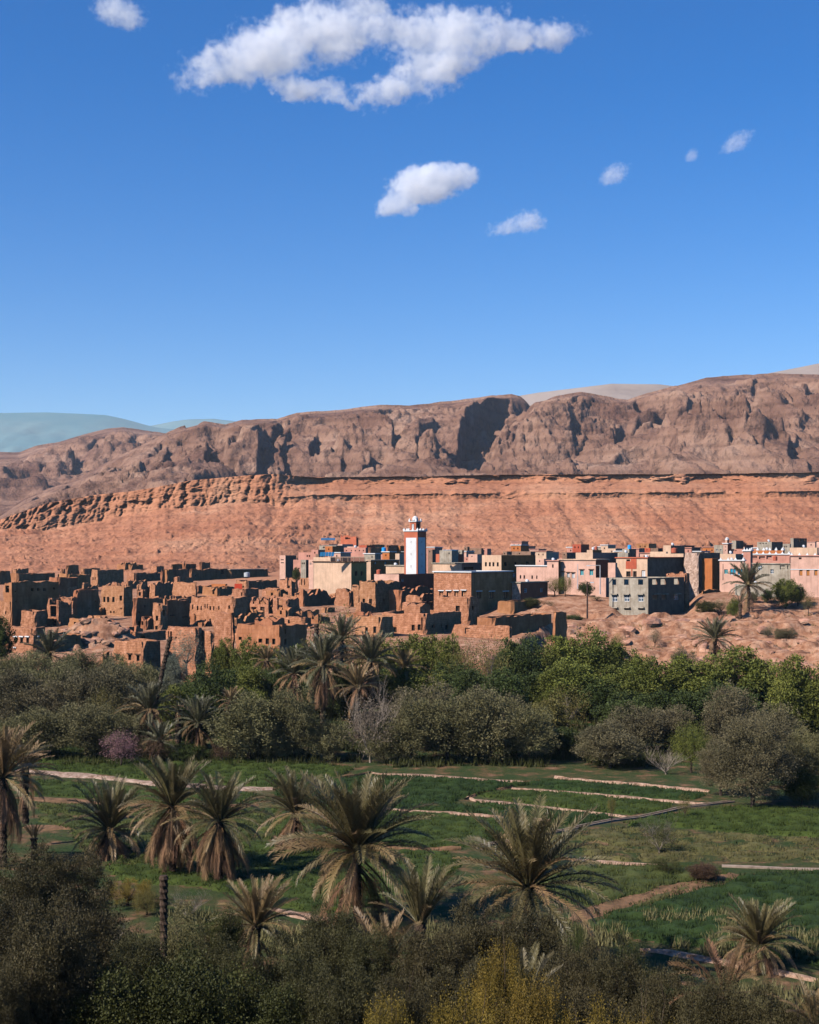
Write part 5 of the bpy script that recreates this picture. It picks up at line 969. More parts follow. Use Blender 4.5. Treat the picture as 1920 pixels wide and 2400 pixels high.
dish_me = mesh('dish', dv_, df_, [M['white']]); V, Fc, _i = boxes([(-.03, -.03, -.9, .03, .03, 0, 0)]); post_me = mesh('dish_post', V, Fc, [M['metal']])
for k, h_ in enumerate([h for h in HOUSES if h['root'].name.startswith('house') and h.get('named', True) and h['px'] > 760][::3][:16]):
    q = (h_['dl'] * h_['a'] * .5 + h_['dr'] * h_['b'] * .4); e = empty('satellite_dish', (h_['PX'] + q[0], h_['D'] + q[1], h_['zb'] + h_['zt'] + .3), .5, ('white satellite dish on the ' + ' '.join(h_['label'].split(',')[0].split()[:9])), 'satellite dish', 'satellite dishes on the roofs'); o_ = obj('dish', dish_me, e); o_.rotation_euler = (-.5, 0, 0); obj('post', post_me, e)
# ------------------------------------------------------------------ foliage
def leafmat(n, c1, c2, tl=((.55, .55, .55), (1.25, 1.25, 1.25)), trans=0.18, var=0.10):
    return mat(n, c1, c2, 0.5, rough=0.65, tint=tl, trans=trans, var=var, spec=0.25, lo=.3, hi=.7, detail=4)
LM = {'olive': leafmat('olive_leaves', (0.135, 0.12, 0.042), (0.235, 0.20, 0.085)), 'ndark': leafmat('shade_tinted_olive_leaves', (0.050, 0.040, 0.015), (0.110, 0.088, 0.036)), 'nolive': leafmat('shade_darkened_olive_leaves', (0.048, 0.046, 0.014), (0.108, 0.096, 0.034)), 'grey': leafmat('grey_olive_leaves', (0.125, 0.103, 0.045), (0.20, 0.16, 0.08)),  # foreground shade put into the ndark and nolive leaf colours
      'green': leafmat('green_leaves', (0.10, 0.115, 0.017), (0.20, 0.20, 0.035)), 'dark': leafmat('dark_green_leaves', (0.05, 0.07, 0.015), (0.095, 0.115, 0.026)),
      'yellow': leafmat('yellow_green_leaves', (0.13, 0.115, 0.03), (0.22, 0.17, 0.045)), 'gold': leafmat('golden_leaves', (0.14, 0.10, 0.015), (0.29, 0.19, 0.03)),
      'silver': leafmat('silvery_leaves', (0.15, 0.16, 0.10), (0.24, 0.24, 0.16)), 'blossom': leafmat('pink_blossom', (0.22, 0.10, 0.10), (0.40, 0.21, 0.20)), 'rust': leafmat('rusty_leaves', (0.075, 0.042, 0.022), (0.13, 0.075, 0.038)),
      'bush': leafmat('shrub_leaves', (0.040, 0.044, 0.009), (0.084, 0.082, 0.018)), 'dry': leafmat('dry_twigs', (0.14, 0.105, 0.065), (0.23, 0.175, 0.12))}  # bush colour also lowered to carry the foreground shade
M['barkw'] = mat('pale_bark', (0.20, 0.155, 0.11), (0.34, 0.27, 0.20), 3.0, bump=.5, bscale=6); M['barkd'] = mat('dark_bark', (0.045, 0.03, 0.02), (0.10, 0.07, 0.05), 3.0, bump=.8, bscale=6)
def leaves(cent, nrm, size, rs, asp=0.45, up=0.25):
    # one two-sided pointed leaf (a kite of two triangles) per centre
    n = len(cent); d = rs.normal(size=(n, 3)) * 0.8 + nrm * 0.8; d[:, 2] += up; d /= np.linalg.norm(d, axis=1)[:, None] + 1e-9
    w_ = np.cross(d, rs.normal(size=(n, 3))); w_ /= np.linalg.norm(w_, axis=1)[:, None] + 1e-9
    L = (size * (0.6 + 0.8 * rs.random(n)))[:, None]
    V = np.stack([cent, cent + d * L * .5 + w_ * L * asp * .5, cent + d * L, cent + d * L * .5 - w_ * L * asp * .5], 1)
    return V.reshape(-1, 3)
def crown_mesh(name, seed, nl=22, ncl=26, nlf=46, size=0.045, lobe=(0.26, 0.42), spread=0.66, clump=0.10, asp=0.45, flat=1.0, up=0.25, top=0.0, bottom=-0.95, spire=0.0, ragged=0.0):
    rs = np.random.RandomState(seed); C = []; NN = []; T = []
    dirs = rs.normal(size=(nl * 3, 3)); dirs /= np.linalg.norm(dirs, axis=1)[:, None]; keep = []
    for d in dirs:                                                     # well spread lobes
        if d[2] < bottom: continue
        if all(np.dot(d, k) < 0.80 for k in keep) or len(keep) < 3: keep.append(d)
        if len(keep) >= nl: break
    keep = keep + list(rs.normal(size=(nl // 4, 3)) * 0.35)
    for d in keep:
        r = rs.uniform(*lobe); c = np.array(d) * spread * (1 - 0.25 * rs.random() + ragged * rs.random()); c[2] += top * rs.random()
        s = rs.normal(size=(ncl, 3)); s /= np.linalg.norm(s, axis=1)[:, None]; s = s * (r * (0.72 + 0.42 * rs.random((ncl, 1)))) * np.array([1, 1, flat])
        lt = rs.random() * .5
        for q in s:
            n_ = nlf // 2 + rs.randint(nlf); cc = c + q; g = rs.normal(size=(n_, 3)) * clump * (0.6 + 0.7 * rs.random()); g[:, 2] *= 1 + spire
            C.append(cc + g); nn = q / (np.linalg.norm(q) + 1e-9); NN.append(np.repeat(nn[None], n_, 0)); T.append(np.full(n_, np.clip(lt + rs.random() * .6, 0, 1)))
    C = np.concatenate(C); NN = np.concatenate(NN); T = np.concatenate(T)
    rr = np.linalg.norm(C * np.array([1, 1, 1.0]), axis=1); k = (rr < 1.12) & (C[:, 2] > -1.0); C, NN, T = C[k], NN[k], T[k]
    V = leaves(C, NN, np.full(len(C), size), rs, asp, up); Fq = np.arange(len(V)).reshape(-1, 4)
    return fastmesh(name, V, Fq, tint=np.repeat(T, 4))
_cr = {}
def crown(kind, var, leaf):
    key = (kind, var, leaf)
    if key in _cr: return _cr[key]
    bk = (kind, var)
    if bk not in _cr:
        sd = 100 + var * 7 + len(kind) * 13
        if kind == 'olive': me = crown_mesh('olive_crown', sd, 26, 32, 42, 0.052, clump=.075, asp=.45, ragged=.10)
        elif kind == 'oliveN': me = crown_mesh('olive_crown', sd, 36, 46, 50, 0.036, lobe=(.2, .36), clump=.06, asp=.42, spread=.7, ragged=.12)
        elif kind == 'round': me = crown_mesh('leafy_crown', sd, 26, 28, 34, 0.056, clump=.07, asp=.75, ragged=.10, lobe=(.26, .40))
        elif kind == 'roundN': me = crown_mesh('leafy_crown', sd, 36, 40, 30, 0.034, clump=.07, asp=.7, lobe=(.18, .34), spread=.72)
        elif kind == 'airy': me = crown_mesh('airy_crown', sd, 24, 16, 12, 0.05, clump=.11, asp=.5, lobe=(.2, .38), ragged=.15)
        elif kind == 'spiky': me = crown_mesh('spiky_crown', sd, 26, 24, 22, 0.05, clump=.055, asp=.3, lobe=(.2, .36), spire=2.2, up=1.5, ragged=.15)
        elif kind == 'broom': me = crown_mesh('broom_crown', sd, 46, 22, 36, 0.030, clump=.034, asp=.6, lobe=(.10, .24), spire=3.6, up=.8, ragged=.32, spread=.72)
        _cr[bk] = me
    me = _cr[bk] if _cr[bk].materials == 0 else _cr[bk].copy(); me.materials.clear(); me.materials.append(LM[leaf]); _cr[key] = me; return me
def tube(V, Fc, pts, rads, n=6):
    b0 = len(V)
    for k, (p, r) in enumerate(zip(pts, rads)):
        p = Vector(p); d = (Vector(pts[min(k + 1, len(pts) - 1)]) - Vector(pts[max(k - 1, 0)])).normalized()
        x = d.cross(Vector((.3, .9, .1))).normalized(); y = d.cross(x)
        for i in range(n): a = 2 * pi * i / n; V.append(tuple(p + (x * cos(a) + y * sin(a)) * r))
    for k in range(len(pts) - 1):
        for i in range(n): j = (i + 1) % n; Fc.append((b0 + k * n + i, b0 + k * n + j, b0 + (k + 1) * n + j, b0 + (k + 1) * n + i))
def limbs_mesh(name, seed, nb=7, reach=0.8, fine=0, r0=0.075, h0=-1.0, split=-0.55):
    rr = random.Random(seed); V, Fc = [], []
    tube(V, Fc, [(0, 0, h0), (.02, 0, (h0 + split) / 2), (0, .02, split)], [r0, r0 * .85, r0 * .75])
    def grow(p, d, l, r, lev):
        pts = [p]; 
        for k in range(4): d = (d + Vector((rr.uniform(-.3, .3), rr.uniform(-.3, .3), rr.uniform(-.05, .25)))).normalized(); p = p + d * l / 4; pts.append(p)
        tube(V, Fc, pts, [r, r * .8, r * .6, r * .42, r * .25], 5 if lev == 0 else 3)
        if lev < fine:
            for k in range(5): 
                q = pts[rr.randint(1, 4)]; e = (d + Vector((rr.uniform(-1, 1), rr.uniform(-1, 1), rr.uniform(-.3, .7)))).normalized(); grow(q, e, l * .55, r * .35, lev + 1)
    for i in range(nb):
        a = 2 * pi * i / nb + rr.random(); grow(Vector((0, 0, split)), Vector((cos(a) * reach, sin(a) * reach, (.35 if fine < 2 else .7) + rr.random() * .6)).normalized(), (.55 if fine < 2 else 1.0) + .3 * rr.random(), r0 * .55, 0)
    return mesh(name, V, Fc)
_tr = {}
def trunkm(kind, seed, mname):
    key = (kind, seed, mname)
    if key not in _tr:
        if kind == 'tree': me = limbs_mesh('trunk', seed, 7, .8, 1)
        elif kind == 'bare': me = limbs_mesh('bare_branches', seed, 9, .9, 3, .05, -1.0, -.75)
        else: me = limbs_mesh('stems', seed, 12, .9, 1, .04, -1.0, -.9)
        me.materials.append(M[mname]); _tr[key] = me
    return _tr[key]
TREES = []
_tc = [0]
def tree(cx, top, wd, D, kind, leaf, label, name='olive_tree', cat='tree', group=None, bark='barkd', sink=0.0, yw=1.0, hmul=1.0, trunk='tree', foot=None, cuts=True):
    _tc[0] += 1; k = _tc[0]; X = (cx - CX) / F * D; z0 = float(zg(X, D)) if foot is None else HC - (foot - HY) / F * D
    zt = HC - (top - HY) / F * D; rx = wd / 2 / F * D; h = max(zt - z0, 1.0); rz = h / 2 * 1.0
    e = empty(name, (X, D, z0), (k * 1.7) % 6.28, label, cat, group)
    crz = rz * .93; cz = h - crz * 1.0
    if crz > rx * 1.5: crz = rx * 1.5; cz = h - crz
    if kind: obj('crown', crown(kind, k % 4 if kind in ('olive', 'round') else k % 2, leaf), e, (0, 0, cz), 0, (rx, rx * yw, crz))
    lo = cz - z0 * 0
    tm = trunkm(trunk, k % 2, bark); sz = max(cz, .4)
    obj('trunk' if trunk == 'tree' else 'stems', tm, e, (0, 0, sz), 0, (rx * .8, rx * .8, sz + .15))
    TREES.append((label, cx, top)); return e
# ---- date palms
def frond_mesh(name, seed, el, bend, n=46, ll=0.20, vee=0.35, droop=0.25, width=0.013, twist=0.0):
    rr = random.Random(seed); V, Fc = [], []; p = Vector((0, 0, 0)); a = el; pts = [p.copy()]; m_ = 16
    for k in range(m_): a -= bend / m_ * (0.4 + 1.2 * k / m_); p = p + Vector((cos(a), 0, sin(a))) / m_; pts.append(p.copy())
    tube(V, Fc, [tuple(q) for q in pts[::2]], [0.016 * (1 - .85 * k / 8) for k in range(9)], 3)
    for k in range(n):
        f = 0.16 + 0.84 * k / (n - 1); i = min(int(f * m_), m_ - 1); q = pts[i].lerp(pts[i + 1], f * m_ - i); t = (pts[i + 1] - pts[i]).normalized()
        up = Vector((-t.z, 0, t.x)); L = ll * (math.sin(pi * min(1, (f - .1) * 1.05)) ** .6 * .9 + .12) * (0.85 + .3 * rr.random())
        for s_ in (-1, 1):
            ang = 0.55 + .35 * (1 - f); d = (t * cos(ang) + Vector((0, s_, 0)) * sin(ang) + up * (vee + rr.uniform(-.25, .25))).normalized()
            tip = q + d * L + Vector((0, 0, -droop * L * (1 + rr.random()))); mid = q + d * L * .5; wv = d.cross(up).normalized() * 0 + t * width
            b = len(V); V += [tuple(q - wv * .6), tuple(q + wv * .6), tuple(mid + wv), tuple(tip), tuple(mid - wv)]; Fc += [(b, b + 1, b + 2, b + 4), (b + 4, b + 2, b + 3)]
    return mesh(name, V, Fc)
FRM = {'live': mat('palm_frond', (0.098, 0.080, 0.029), (0.18, 0.14, 0.056), 1.2, rough=.45, spec=.4, var=.18, trans=.12), 'tan': mat('tan_palm_frond', (0.17, 0.105, 0.042), (0.30, 0.195, 0.085), 1.2, rough=.5, spec=.35, var=.2, trans=.12),
       'dead': mat('dead_palm_frond', (0.13, 0.065, 0.03), (0.26, 0.15, 0.075), 1.5, rough=.8, var=.25, trans=.08), 'far': mat('far_palm_frond', (0.08, 0.08, 0.035), (0.14, 0.12, 0.06), 1.2, rough=.5, spec=.4, var=.18, trans=.12)}
_fr = {}
def frond(cls, v, mt, fine):
    key = (cls, v, mt, fine)
    if key not in _fr:
        el, bend, vee, droop = {'u': (1.38, .35, .38, .05), 's': (1.12, .55, .38, .1), 'm': (.78, .75, .34, .15), 'l': (.38, .85, .30, .2), 'h': (-.10, .95, .2, .35), 'd': (-.5, .95, .10, .35)}[cls]
        me = frond_mesh('frond', v * 31 + ord(cls), el + .12 * (v - 1), bend + .15 * (v - 1), 54 if fine else 26, 0.165 if fine else .19, vee, droop, 0.0068 if fine else .016); me.materials.append(FRM[mt]); _fr[key] = me
    return _fr[key]
_pk = [0]
PTRUNK = {}
def palm(cx, cy, rad, D, label, nf=46, skirt=0, fine=False, mt='live', lean=0.0, foot=None, group=None, yup=1.0, trunkr=.24, young=False, mix=0.3, flat=0.0):
    """crown centre (cx, cy) and frond reach rad in photo pixels"""
    _pk[0] += 1; rr = random.Random(_pk[0] * 17); c = P(cx, cy, D); L = rad / F * D * 1.12; z0 = float(zg(c.x, D)) if foot is None else HC - (foot - HY) / F * D
    e = empty('date_palm', (c.x - lean, D, z0), 0, label, 'palm tree', group); h = c.z - z0
    h = max(h, .3); V, Fc = [], []; n = 10; rings = []
    for k in range(int(max(6, h * 5))):
        f = k / (int(max(6, h * 5)) - 1); w_ = trunkr * (1.12 if k % 2 else .9) * (1 - .15 * f) * (1.25 if f > .85 else 1)
        rings.append([(lean * f * f + w_ * cos(2 * pi * i / n + k), w_ * sin(2 * pi * i / n + k), h * f) for i in range(n)])
    V, Fc = prism(rings); obj('trunk', mesh('palm_trunk', V, Fc, [M['bark']]), e)
    tot = nf
    for k in range(tot):
        f = (k + .5) / tot; az = k * 2.39996 + rr.uniform(-.2, .2)
        if young: cl = 'u' if f < .5 else 's' if f < .85 else 'm'
        else: cl = 'u' if f < .2 else 's' if f < .42 else 'm' if f < .64 else 'l' if f < .84 else 'h'
        m2 = mt if rr.random() > mix or cl in 'us' else ('tan' if mt != 'tan' else 'live')
        if cl == 'h' and rr.random() < .6: m2 = 'dead' if not fine else 'tan'
        l = L * (.82 + .3 * rr.random()) * (.9 if cl in 'hu' else 1) * (1.05 if cl == 's' else 1)
        o = obj('frond', frond(cl, rr.randint(0, 2), m2, fine), e, (lean + .12 * cos(az), .12 * sin(az), h), az, (l, l, l * yup)); o.rotation_euler = (rr.uniform(-.25, .25), 0, az)
    for k in range(skirt):
        az = rr.random() * 2 * pi; l = L * (.55 + .4 * rr.random()); dz = rr.random() * min(1.6, h * .5)
        o = obj('dead_frond', frond('d', rr.randint(0, 2), 'dead', fine), e, (lean + .2 * cos(az), .2 * sin(az), h - dz), az, (l * .95, l, l * 1.1)); o.rotation_euler = (rr.uniform(-.2, .2), rr.uniform(-.1, .5), az)
    return e
# ================= foreground and field palms
palm(838, 1995, 172, 76, 'largest date palm, with arching tan fronds, standing in the middle of the field edge', 96, 20, True, mt='live', mix=.5)
palm(1238, 2080, 186, 65, 'large date palm right of the largest one, growing out of the dark olive bushes', 72, 4, True, mt='live', mix=.5)
palm(405, 1890, 112, 88, 'tall date palm with a long hanging skirt of brown dead fronds', 60, 70, True, mt='live')
palm(515, 1925, 108, 86, 'shaggy date palm with a brown skirt, just right of the long skirted one', 56, 70, True, mt='live')
palm(258, 1945, 98, 93, 'squat brushy date palm on the field left of the skirted pair', 64, 50, True, mt='live', yup=1.15)
palm(692, 1905, 98, 95, 'greyish date palm between the skirted pair and the largest palm', 54, 30, True, mt='live')
palm(8, 1822, 120, 90, 'date palm cut by the left edge of the picture above the dark olives', 44, 22, True, mt='tan')
palm(60, 1800, 62, 96, 'smaller date palm behind the one cut by the left edge', 30, 8, False, mt='tan', foot=1930)
palm(600, 2170, 98, 66, 'low brown date palm in the bushes beside the bare dirt path', 64, 16, True, mt='tan', yup=1.1)
palm(985, 2165, 125, 63, 'upright young date palm between the two largest palms', 26, 0, True, mt='live', young=True, yup=1.1)
palm(905, 2265, 120, 58, 'second upright young palm, below and left of the upright one', 20, 4, True, mt='tan', young=True)
palm(1778, 2215, 94, 68, 'round spiky date palm at the lower right edge of the field', 84, 30, True, mt='live', yup=1.1, trunkr=.3)
palm(1700, 2330, 120, 50, 'drooping palm below the round spiky one, half hidden in bushes', 18, 12, True, mt='dead')
palm(1230, 2350, 110, 48, 'upright palm tuft buried in the golden bushes at the bottom', 16, 0, True, mt='live', young=True)
palm(1910, 2400, 90, 46, 'brown palm fronds at the bottom right corner', 20, 4, True, mt='tan')
palm(80, 1965, 36, 92, 'small palm seedling beside the left dirt patch', 12, 0, False, mt='live', young=True)
# ================= palms in the grove
for (cx, cy, r, D, lb, n, sk, y) in ((1754, 1372, 52, 262, 'tall date palm on the terrace in front of the kasbah style house', 44, 4, 1), (1735, 1415, 26, 255, 'small upright palm shoot left of the terrace palm', 12, 0, 1), (1676, 1498, 52, 205, 'grey-green palm on the rocky bank below the terrace palm', 44, 6, 1),
        (116, 1535, 58, 176, 'pale palm in front of the white-silled house', 40, 6, 1), (625, 1548, 38, 168, 'small tan palm left of the central palm clump', 36, 22, 1), (690, 1578, 62, 158, 'left palm of the central clump below the yellowish tree', 42, 16, 1),
        (757, 1560, 74, 154, 'broad dark palm with a thick skirt in the central clump', 48, 36, 1), (800, 1500, 56, 165, 'upper palm of the central clump behind the others', 40, 8, 1), (870, 1550, 68, 156, 'right hand broad palm of the central clump', 46, 14, 1),
        (948, 1565, 46, 160, 'brown palm right of the central clump', 38, 12, 1), (838, 1610, 56, 148, 'low tan palm in front of the central clump', 36, 8, 1), (350, 1665, 64, 138, 'palm beside the leaning bare trunk', 46, 18, 1), (540, 1645, 34, 142, 'little pale brown palm in front of the dark green tree', 30, 10, 1),
        (465, 1695, 62, 136, 'bushy palm right of the leaning bare trunk', 44, 14, 1), (418, 1664, 24, 138, 'tiny dead palm head just right of the leaning trunk', 18, 6, 1), (375, 1740, 50, 134, 'dark palm clump low at the field edge behind the blossom tree', 30, 10, 1)):
    palm(cx, cy, r, D, lb, n, sk, False, mt='far' if 'tan' not in lb and 'brown' not in lb else 'tan', yup=y, trunkr=.3)
def polestump(px, yt, yb, D, r, label, lean=0.0, head=0):
    a = P(px, yb, D); b = P(px + lean, yt, D); e = empty('dead_palm_trunk', a, 0, label, 'palm trunk'); d = b - a; rings = []
    for k in range(26):
        f = k / 25; rr = r * (1.15 if k % 2 else .88) * (1 - .2 * f); rings.append([(d.x * (f ** .9) + rr * cos(2 * pi * i / 8 + k), rr * sin(2 * pi * i / 8 + k), d.z * f) for i in range(8)])
    V, Fc = prism(rings); obj('trunk', mesh('bare_trunk', V, Fc, [M['bark']]), e)
    if head:
        for k in range(14): o = obj('frond', frond('h' if k % 2 else 'd', k % 3, 'dead', False), e, (d.x, 0, d.z), k * 2.4, (head,) * 3)
polestump(398, 1700, 1492, 138, .30, 'long leaning bare palm trunk with a withered top in front of the old village', lean=0, head=0) if False else None
polestump(400, 1700, 1492, 140, .26, 'long leaning bare palm trunk with a withered top in front of the old village', lean=-44, head=.8)
polestump(742, 1560, 1462, 160, .28, 'short bare palm trunk standing up behind the central palm clump')
polestump(384, 2240, 2052, 56, .17, 'straight bare trunk stump standing in the foreground bushes')
# ================= trees
def row(lst, D, kind, leaf, fmt, **k):
    for t in lst: tree(t[0], t[1], t[2], t[4] if len(t) > 4 else D, kind, leaf, fmt.format(t[3]), **k)
row([(90, 1655, 185, 'first from the left'), (205, 1640, 190, 'second from the left'), (30, 1680, 110, 'cut by the left edge'), (280, 1665, 130, 'behind the pink blossom tree')], 136, 'olive', 'olive', 'grey-green olive at the far field edge, {}')
row([(585, 1618, 215, 'large one right of the little pale brown palm'), (690, 1600, 130, 'tall one under the central palms'), (775, 1680, 130, 'low one left of the bare whitish tree'), (650, 1700, 120, 'lowest, where the bright field ends')], 135, 'olive', 'olive', 'olive tree at the far field edge, {}')
row([(965, 1630, 150, 'just right of the bare whitish tree'), (1050, 1622, 180, 'second right of the bare whitish tree'), (1150, 1608, 200, 'broad one above the strip fields'), (1240, 1650, 150, 'one above the left end of the strip fields'), (900, 1700, 110, 'low one at the foot of the bare whitish tree')], 134, 'olive', 'olive', 'silver-green olive of the central row, {}')
tree(1000, 1595, 190, 142, 'olive', 'grey', 'taller greyish olive behind the central olive row')
tree(1140, 1600, 190, 144, 'olive', 'grey', 'greyish olive behind the broad olive above the strip fields')
tree(868, 1628, 150, 134, 'airy', 'dry', 'nearly bare whitish tree with fine twigs among the central olives', 'bare_tree', bark='barkw', trunk='bare')
tree(285, 1703, 105, 131, 'airy', 'blossom', 'small tree covered in pink blossom at the far field edge', 'blossom_tree', bark='barkd')
tree(360, 1720, 110, 133, 'airy', 'rust', 'reddish brown shrub right of the pink blossom tree', 'shrub', 'shrub'); tree(520, 1735, 70, 134, 'airy', 'rust', 'rusty shrub at the dark gap left of the large olive', 'shrub', 'shrub')
tree(430, 1740, 130, 135, 'olive', 'dark', 'dark low shrub under the grove palms', 'shrub', 'shrub')
# second row (left, grey-brown olives) and beyond
row([(30, 1560, 150, 'nearest the left edge'), (110, 1590, 150, 'below the pale palm'), (190, 1560, 150, 'second right of the pale palm'), (265, 1545, 140, 'in front of the low shaded house'), (60, 1620, 130, 'low one near the left edge'), (330, 1590, 130, 'left of the leaning trunk'), (160, 1620, 120, 'in the hollow of the second row')], 152, 'olive', 'grey', 'brownish olive in the second row, {}')
row([(70, 1522, 140, 'left of the pale palm'), (180, 1520, 130, 'right of the pale palm'), (250, 1525, 110, 'under the rubble mound'), (10, 1530, 90, 'at the left edge')], 172, 'olive', 'olive', 'small far olive under the village wall, {}')
tree(-5, 1440, 80, 178, 'round', 'dark', 'dark tree cut by the left edge beside the white-silled house')
tree(290, 1540, 80, 168, 'spiky', 'green', 'bright green bush in front of the square brick house', 'shrub', 'shrub'); tree(345, 1555, 70, 166, 'spiky', 'green', 'second bright bush at the right corner of the square brick house', 'shrub', 'shrub')
tree(245, 1600, 90, 146, 'airy', 'yellow', 'yellowish shrub among the dark olives at left', 'shrub', 'shrub')
tree(437, 1472, 86, 176, 'airy', 'silver', 'silvery slanting tree in front of the house with pointed arch windows', 'silver_tree', bark='barkw', foot=1580)
tree(410, 1530, 80, 172, 'olive', 'silver', 'low silvery bush at the foot of the silvery slanting tree', 'shrub', 'shrub')
tree(500, 1545, 125, 152, 'round', 'dark', 'round dark green tree in front of the narrow brick tower house'); tree(400, 1600, 110, 148, 'round', 'green', 'mid green tree behind the leaning bare trunk')
tree(450, 1640, 100, 142, 'round', 'dark', 'dark green tree between the grove palms'); tree(530, 1500, 75, 178, 'round', 'green', 'light green tree left of the narrow gap in the tall tower houses'); tree(590, 1492, 90, 176, 'round', 'green', 'light green tree under the five-window mud house')
tree(570, 1555, 130, 160, 'round', 'green', 'broad light green tree left of the small tan palm'); tree(640, 1520, 80, 172, 'round', 'green', 'green tree hidden behind the small tan palm')
tree(595, 1600, 80, 150, 'airy', 'green', 'thin green tree behind the large olive')
tree(785, 1418, 145, 176, 'airy', 'yellow', 'yellowish thinly leaved tree in front of the centre houses', 'yellowish_tree', bark='barkw'); tree(745, 1470, 110, 178, 'airy', 'yellow', 'lower yellowish tree left of the thinly leaved one', 'yellowish_tree', bark='barkw')
tree(840, 1470, 110, 172, 'airy', 'yellow', 'yellow-brown bush right of the thinly leaved tree', 'shrub', 'shrub'); tree(700, 1515, 90, 172, 'round', 'green', 'green tree behind the left clump palm')
row([(915, 1490, 110, 'left one below the wide four-window house', 176), (985, 1478, 130, 'right one below the wide four-window house', 176), (1050, 1490, 90, 'right of the wide four-window house', 174), (930, 1560, 120, 'dark and low, right of the palm clump', 160), (1000, 1570, 130, 'in the middle of the grove', 158)], 176, 'round', 'green', 'leafy green tree of the centre grove, {}')
tree(1090, 1490, 95, 168, 'airy', 'yellow', 'pale thin tree before the mud shed', 'pale_tree', bark='barkw'); tree(1150, 1482, 110, 166, 'airy', 'yellow', 'pale thin tree with a forked white trunk, centre grove', 'pale_tree', bark='barkw', trunk='tree')
row([(1190, 1500, 90, 'dark one below the courtyard wall', 172), (1230, 1485, 100, 'narrow one left of the pink rocks', 172), (1110, 1560, 120, 'low one below the pale trees', 154), (1180, 1570, 130, 'low one below the courtyard wall', 152)], 170, 'round', 'dark', 'dark green tree, {}')
row([(1300, 1495, 120, 'below the corner tower'), (1370, 1470, 170, 'tallest, under the grey concrete house'), (1450, 1500, 120, 'under the dark mud house')], 176, 'round', 'green', 'leafy tree at the bank foot, {}')
row([(1340, 1545, 170, 'first'), (1290, 1580, 140, 'leftmost'), (1430, 1560, 160, 'second'), (1520, 1530, 160, 'third, before the rocks'), (1620, 1540, 190, 'fourth, below the bank palm'), (1730, 1520, 190, 'rightmost large one')], 160, 'round', 'green', 'big rounded green tree in the right hand grove, {}')
row([(1480, 1620, 170, 'left'), (1590, 1610, 170, 'middle'), (1700, 1600, 190, 'right')], 150, 'round', 'dark', 'dark shaded tree under the right grove, {}')
row([(1860, 1540, 130, 'upper'), (1925, 1560, 130, 'at the edge'), (1900, 1640, 110, 'lower'), (1850, 1620, 110, 'inner')], 150, 'round', 'green', 'green tree at the right picture edge, {}')
tree(1290, 1640, 110, 146, 'round', 'yellow', 'yellow-green tree left of the right grove'); tree(1330, 1600, 120, 152, 'airy', 'yellow', 'thin yellowish tree with pale stems left of the right grove', 'pale_tree', bark='barkw')
tree(1310, 1700, 120, 138, 'round', 'dark', 'dark leafy tree at the field edge left of the brown olives'); tree(1210, 1700, 100, 138, 'olive', 'dark', 'dark low olive in the deep shade above the strip fields')
tree(1430, 1690, 185, 131, 'olive', 'grey', 'brown-grey round olive at the edge of the strip fields'); tree(1490, 1650, 160, 140, 'olive', 'grey', 'brown-grey olive behind the round one'); tree(1570, 1648, 140, 142, 'olive', 'grey', 'brown-topped olive left of the willow-like bush')
tree(1620, 1690, 115, 128, 'spiky', 'green', 'feathery yellow-green willow at the field edge', 'willow'); tree(1560, 1760, 110, 127, None, 'dry', 'tangle of bare white twigs left of the feathery willow', 'bare_bush', 'bush', bark='barkw', trunk='bare')
tree(1765, 1660, 215, 111, 'oliveN', 'grey', 'largest olive at right, with a forked dark trunk and long shadow'); tree(1690, 1730, 130, 116, 'oliveN', 'grey', 'brownish olive leaning on the left of the largest olive'); tree(1895, 1700, 150, 114, 'oliveN', 'olive', 'olive cut by the right edge beside the largest olive')
tree(1880, 1800, 110, 112, 'olive', 'dark', 'low dark shrub under the olive at the right edge', 'shrub', 'shrub')
tree(1715, 1600, 150, 135, 'olive', 'grey', 'pale-topped olive behind the largest olive'); tree(1820, 1640, 140, 130, 'olive', 'grey', 'tall greyish olive behind and right of the largest olive')
# town and bank greenery
tree(1300, 1352, 60, 280, 'spiky', 'yellow', 'reed-like yellow bush in front of the low pink house', 'bush', 'bush'); tree(1325, 1345, 40, 279, 'spiky', 'green', 'reed-like green bush beside the yellow one', 'bush', 'bush')
tree(1373, 1362, 40, 279, 'round', 'dark', 'clipped dark bush in front of the large pink house', 'bush', 'bush'); tree(1399, 1395, 36, 272, 'airy', 'olive', 'little olive on the open ground left of the grey concrete house')
tree(1245, 1400, 50, 266, 'olive', 'bush', 'bush in front of the small red house', 'bush', 'bush'); tree(1285, 1405, 40, 262, 'airy', 'bush', 'scrubby bush right of the small red house', 'bush', 'bush'); tree(1345, 1440, 50, 250, 'round', 'dark', 'dark hedge bush behind the corner tower', 'bush', 'bush')
tree(1842, 1352, 68, 266, 'round', 'green', 'bright round tree below the grey concrete front at far right'); tree(1870, 1370, 44, 268, 'round', 'dark', 'darker tree just right of the bright round tree'); tree(1798, 1380, 34, 270, 'olive', 'dark', 'small blue-dark tree left of the bright round tree'); tree(1767, 1385, 26, 270, 'olive', 'grey', 'small grey bush behind the terrace palm', 'bush', 'bush')
tree(1660, 1405, 70, 262, 'olive', 'bush', 'spreading green bush on the bank left of the terrace palm', 'bush', 'bush'); tree(1690, 1398, 50, 262, 'airy', 'olive', 'pale bush against the shaded yard wall', 'bush', 'bush'); tree(1720, 1400, 40, 258, 'olive', 'green', 'green bush at the foot of the terrace palm', 'bush', 'bush')
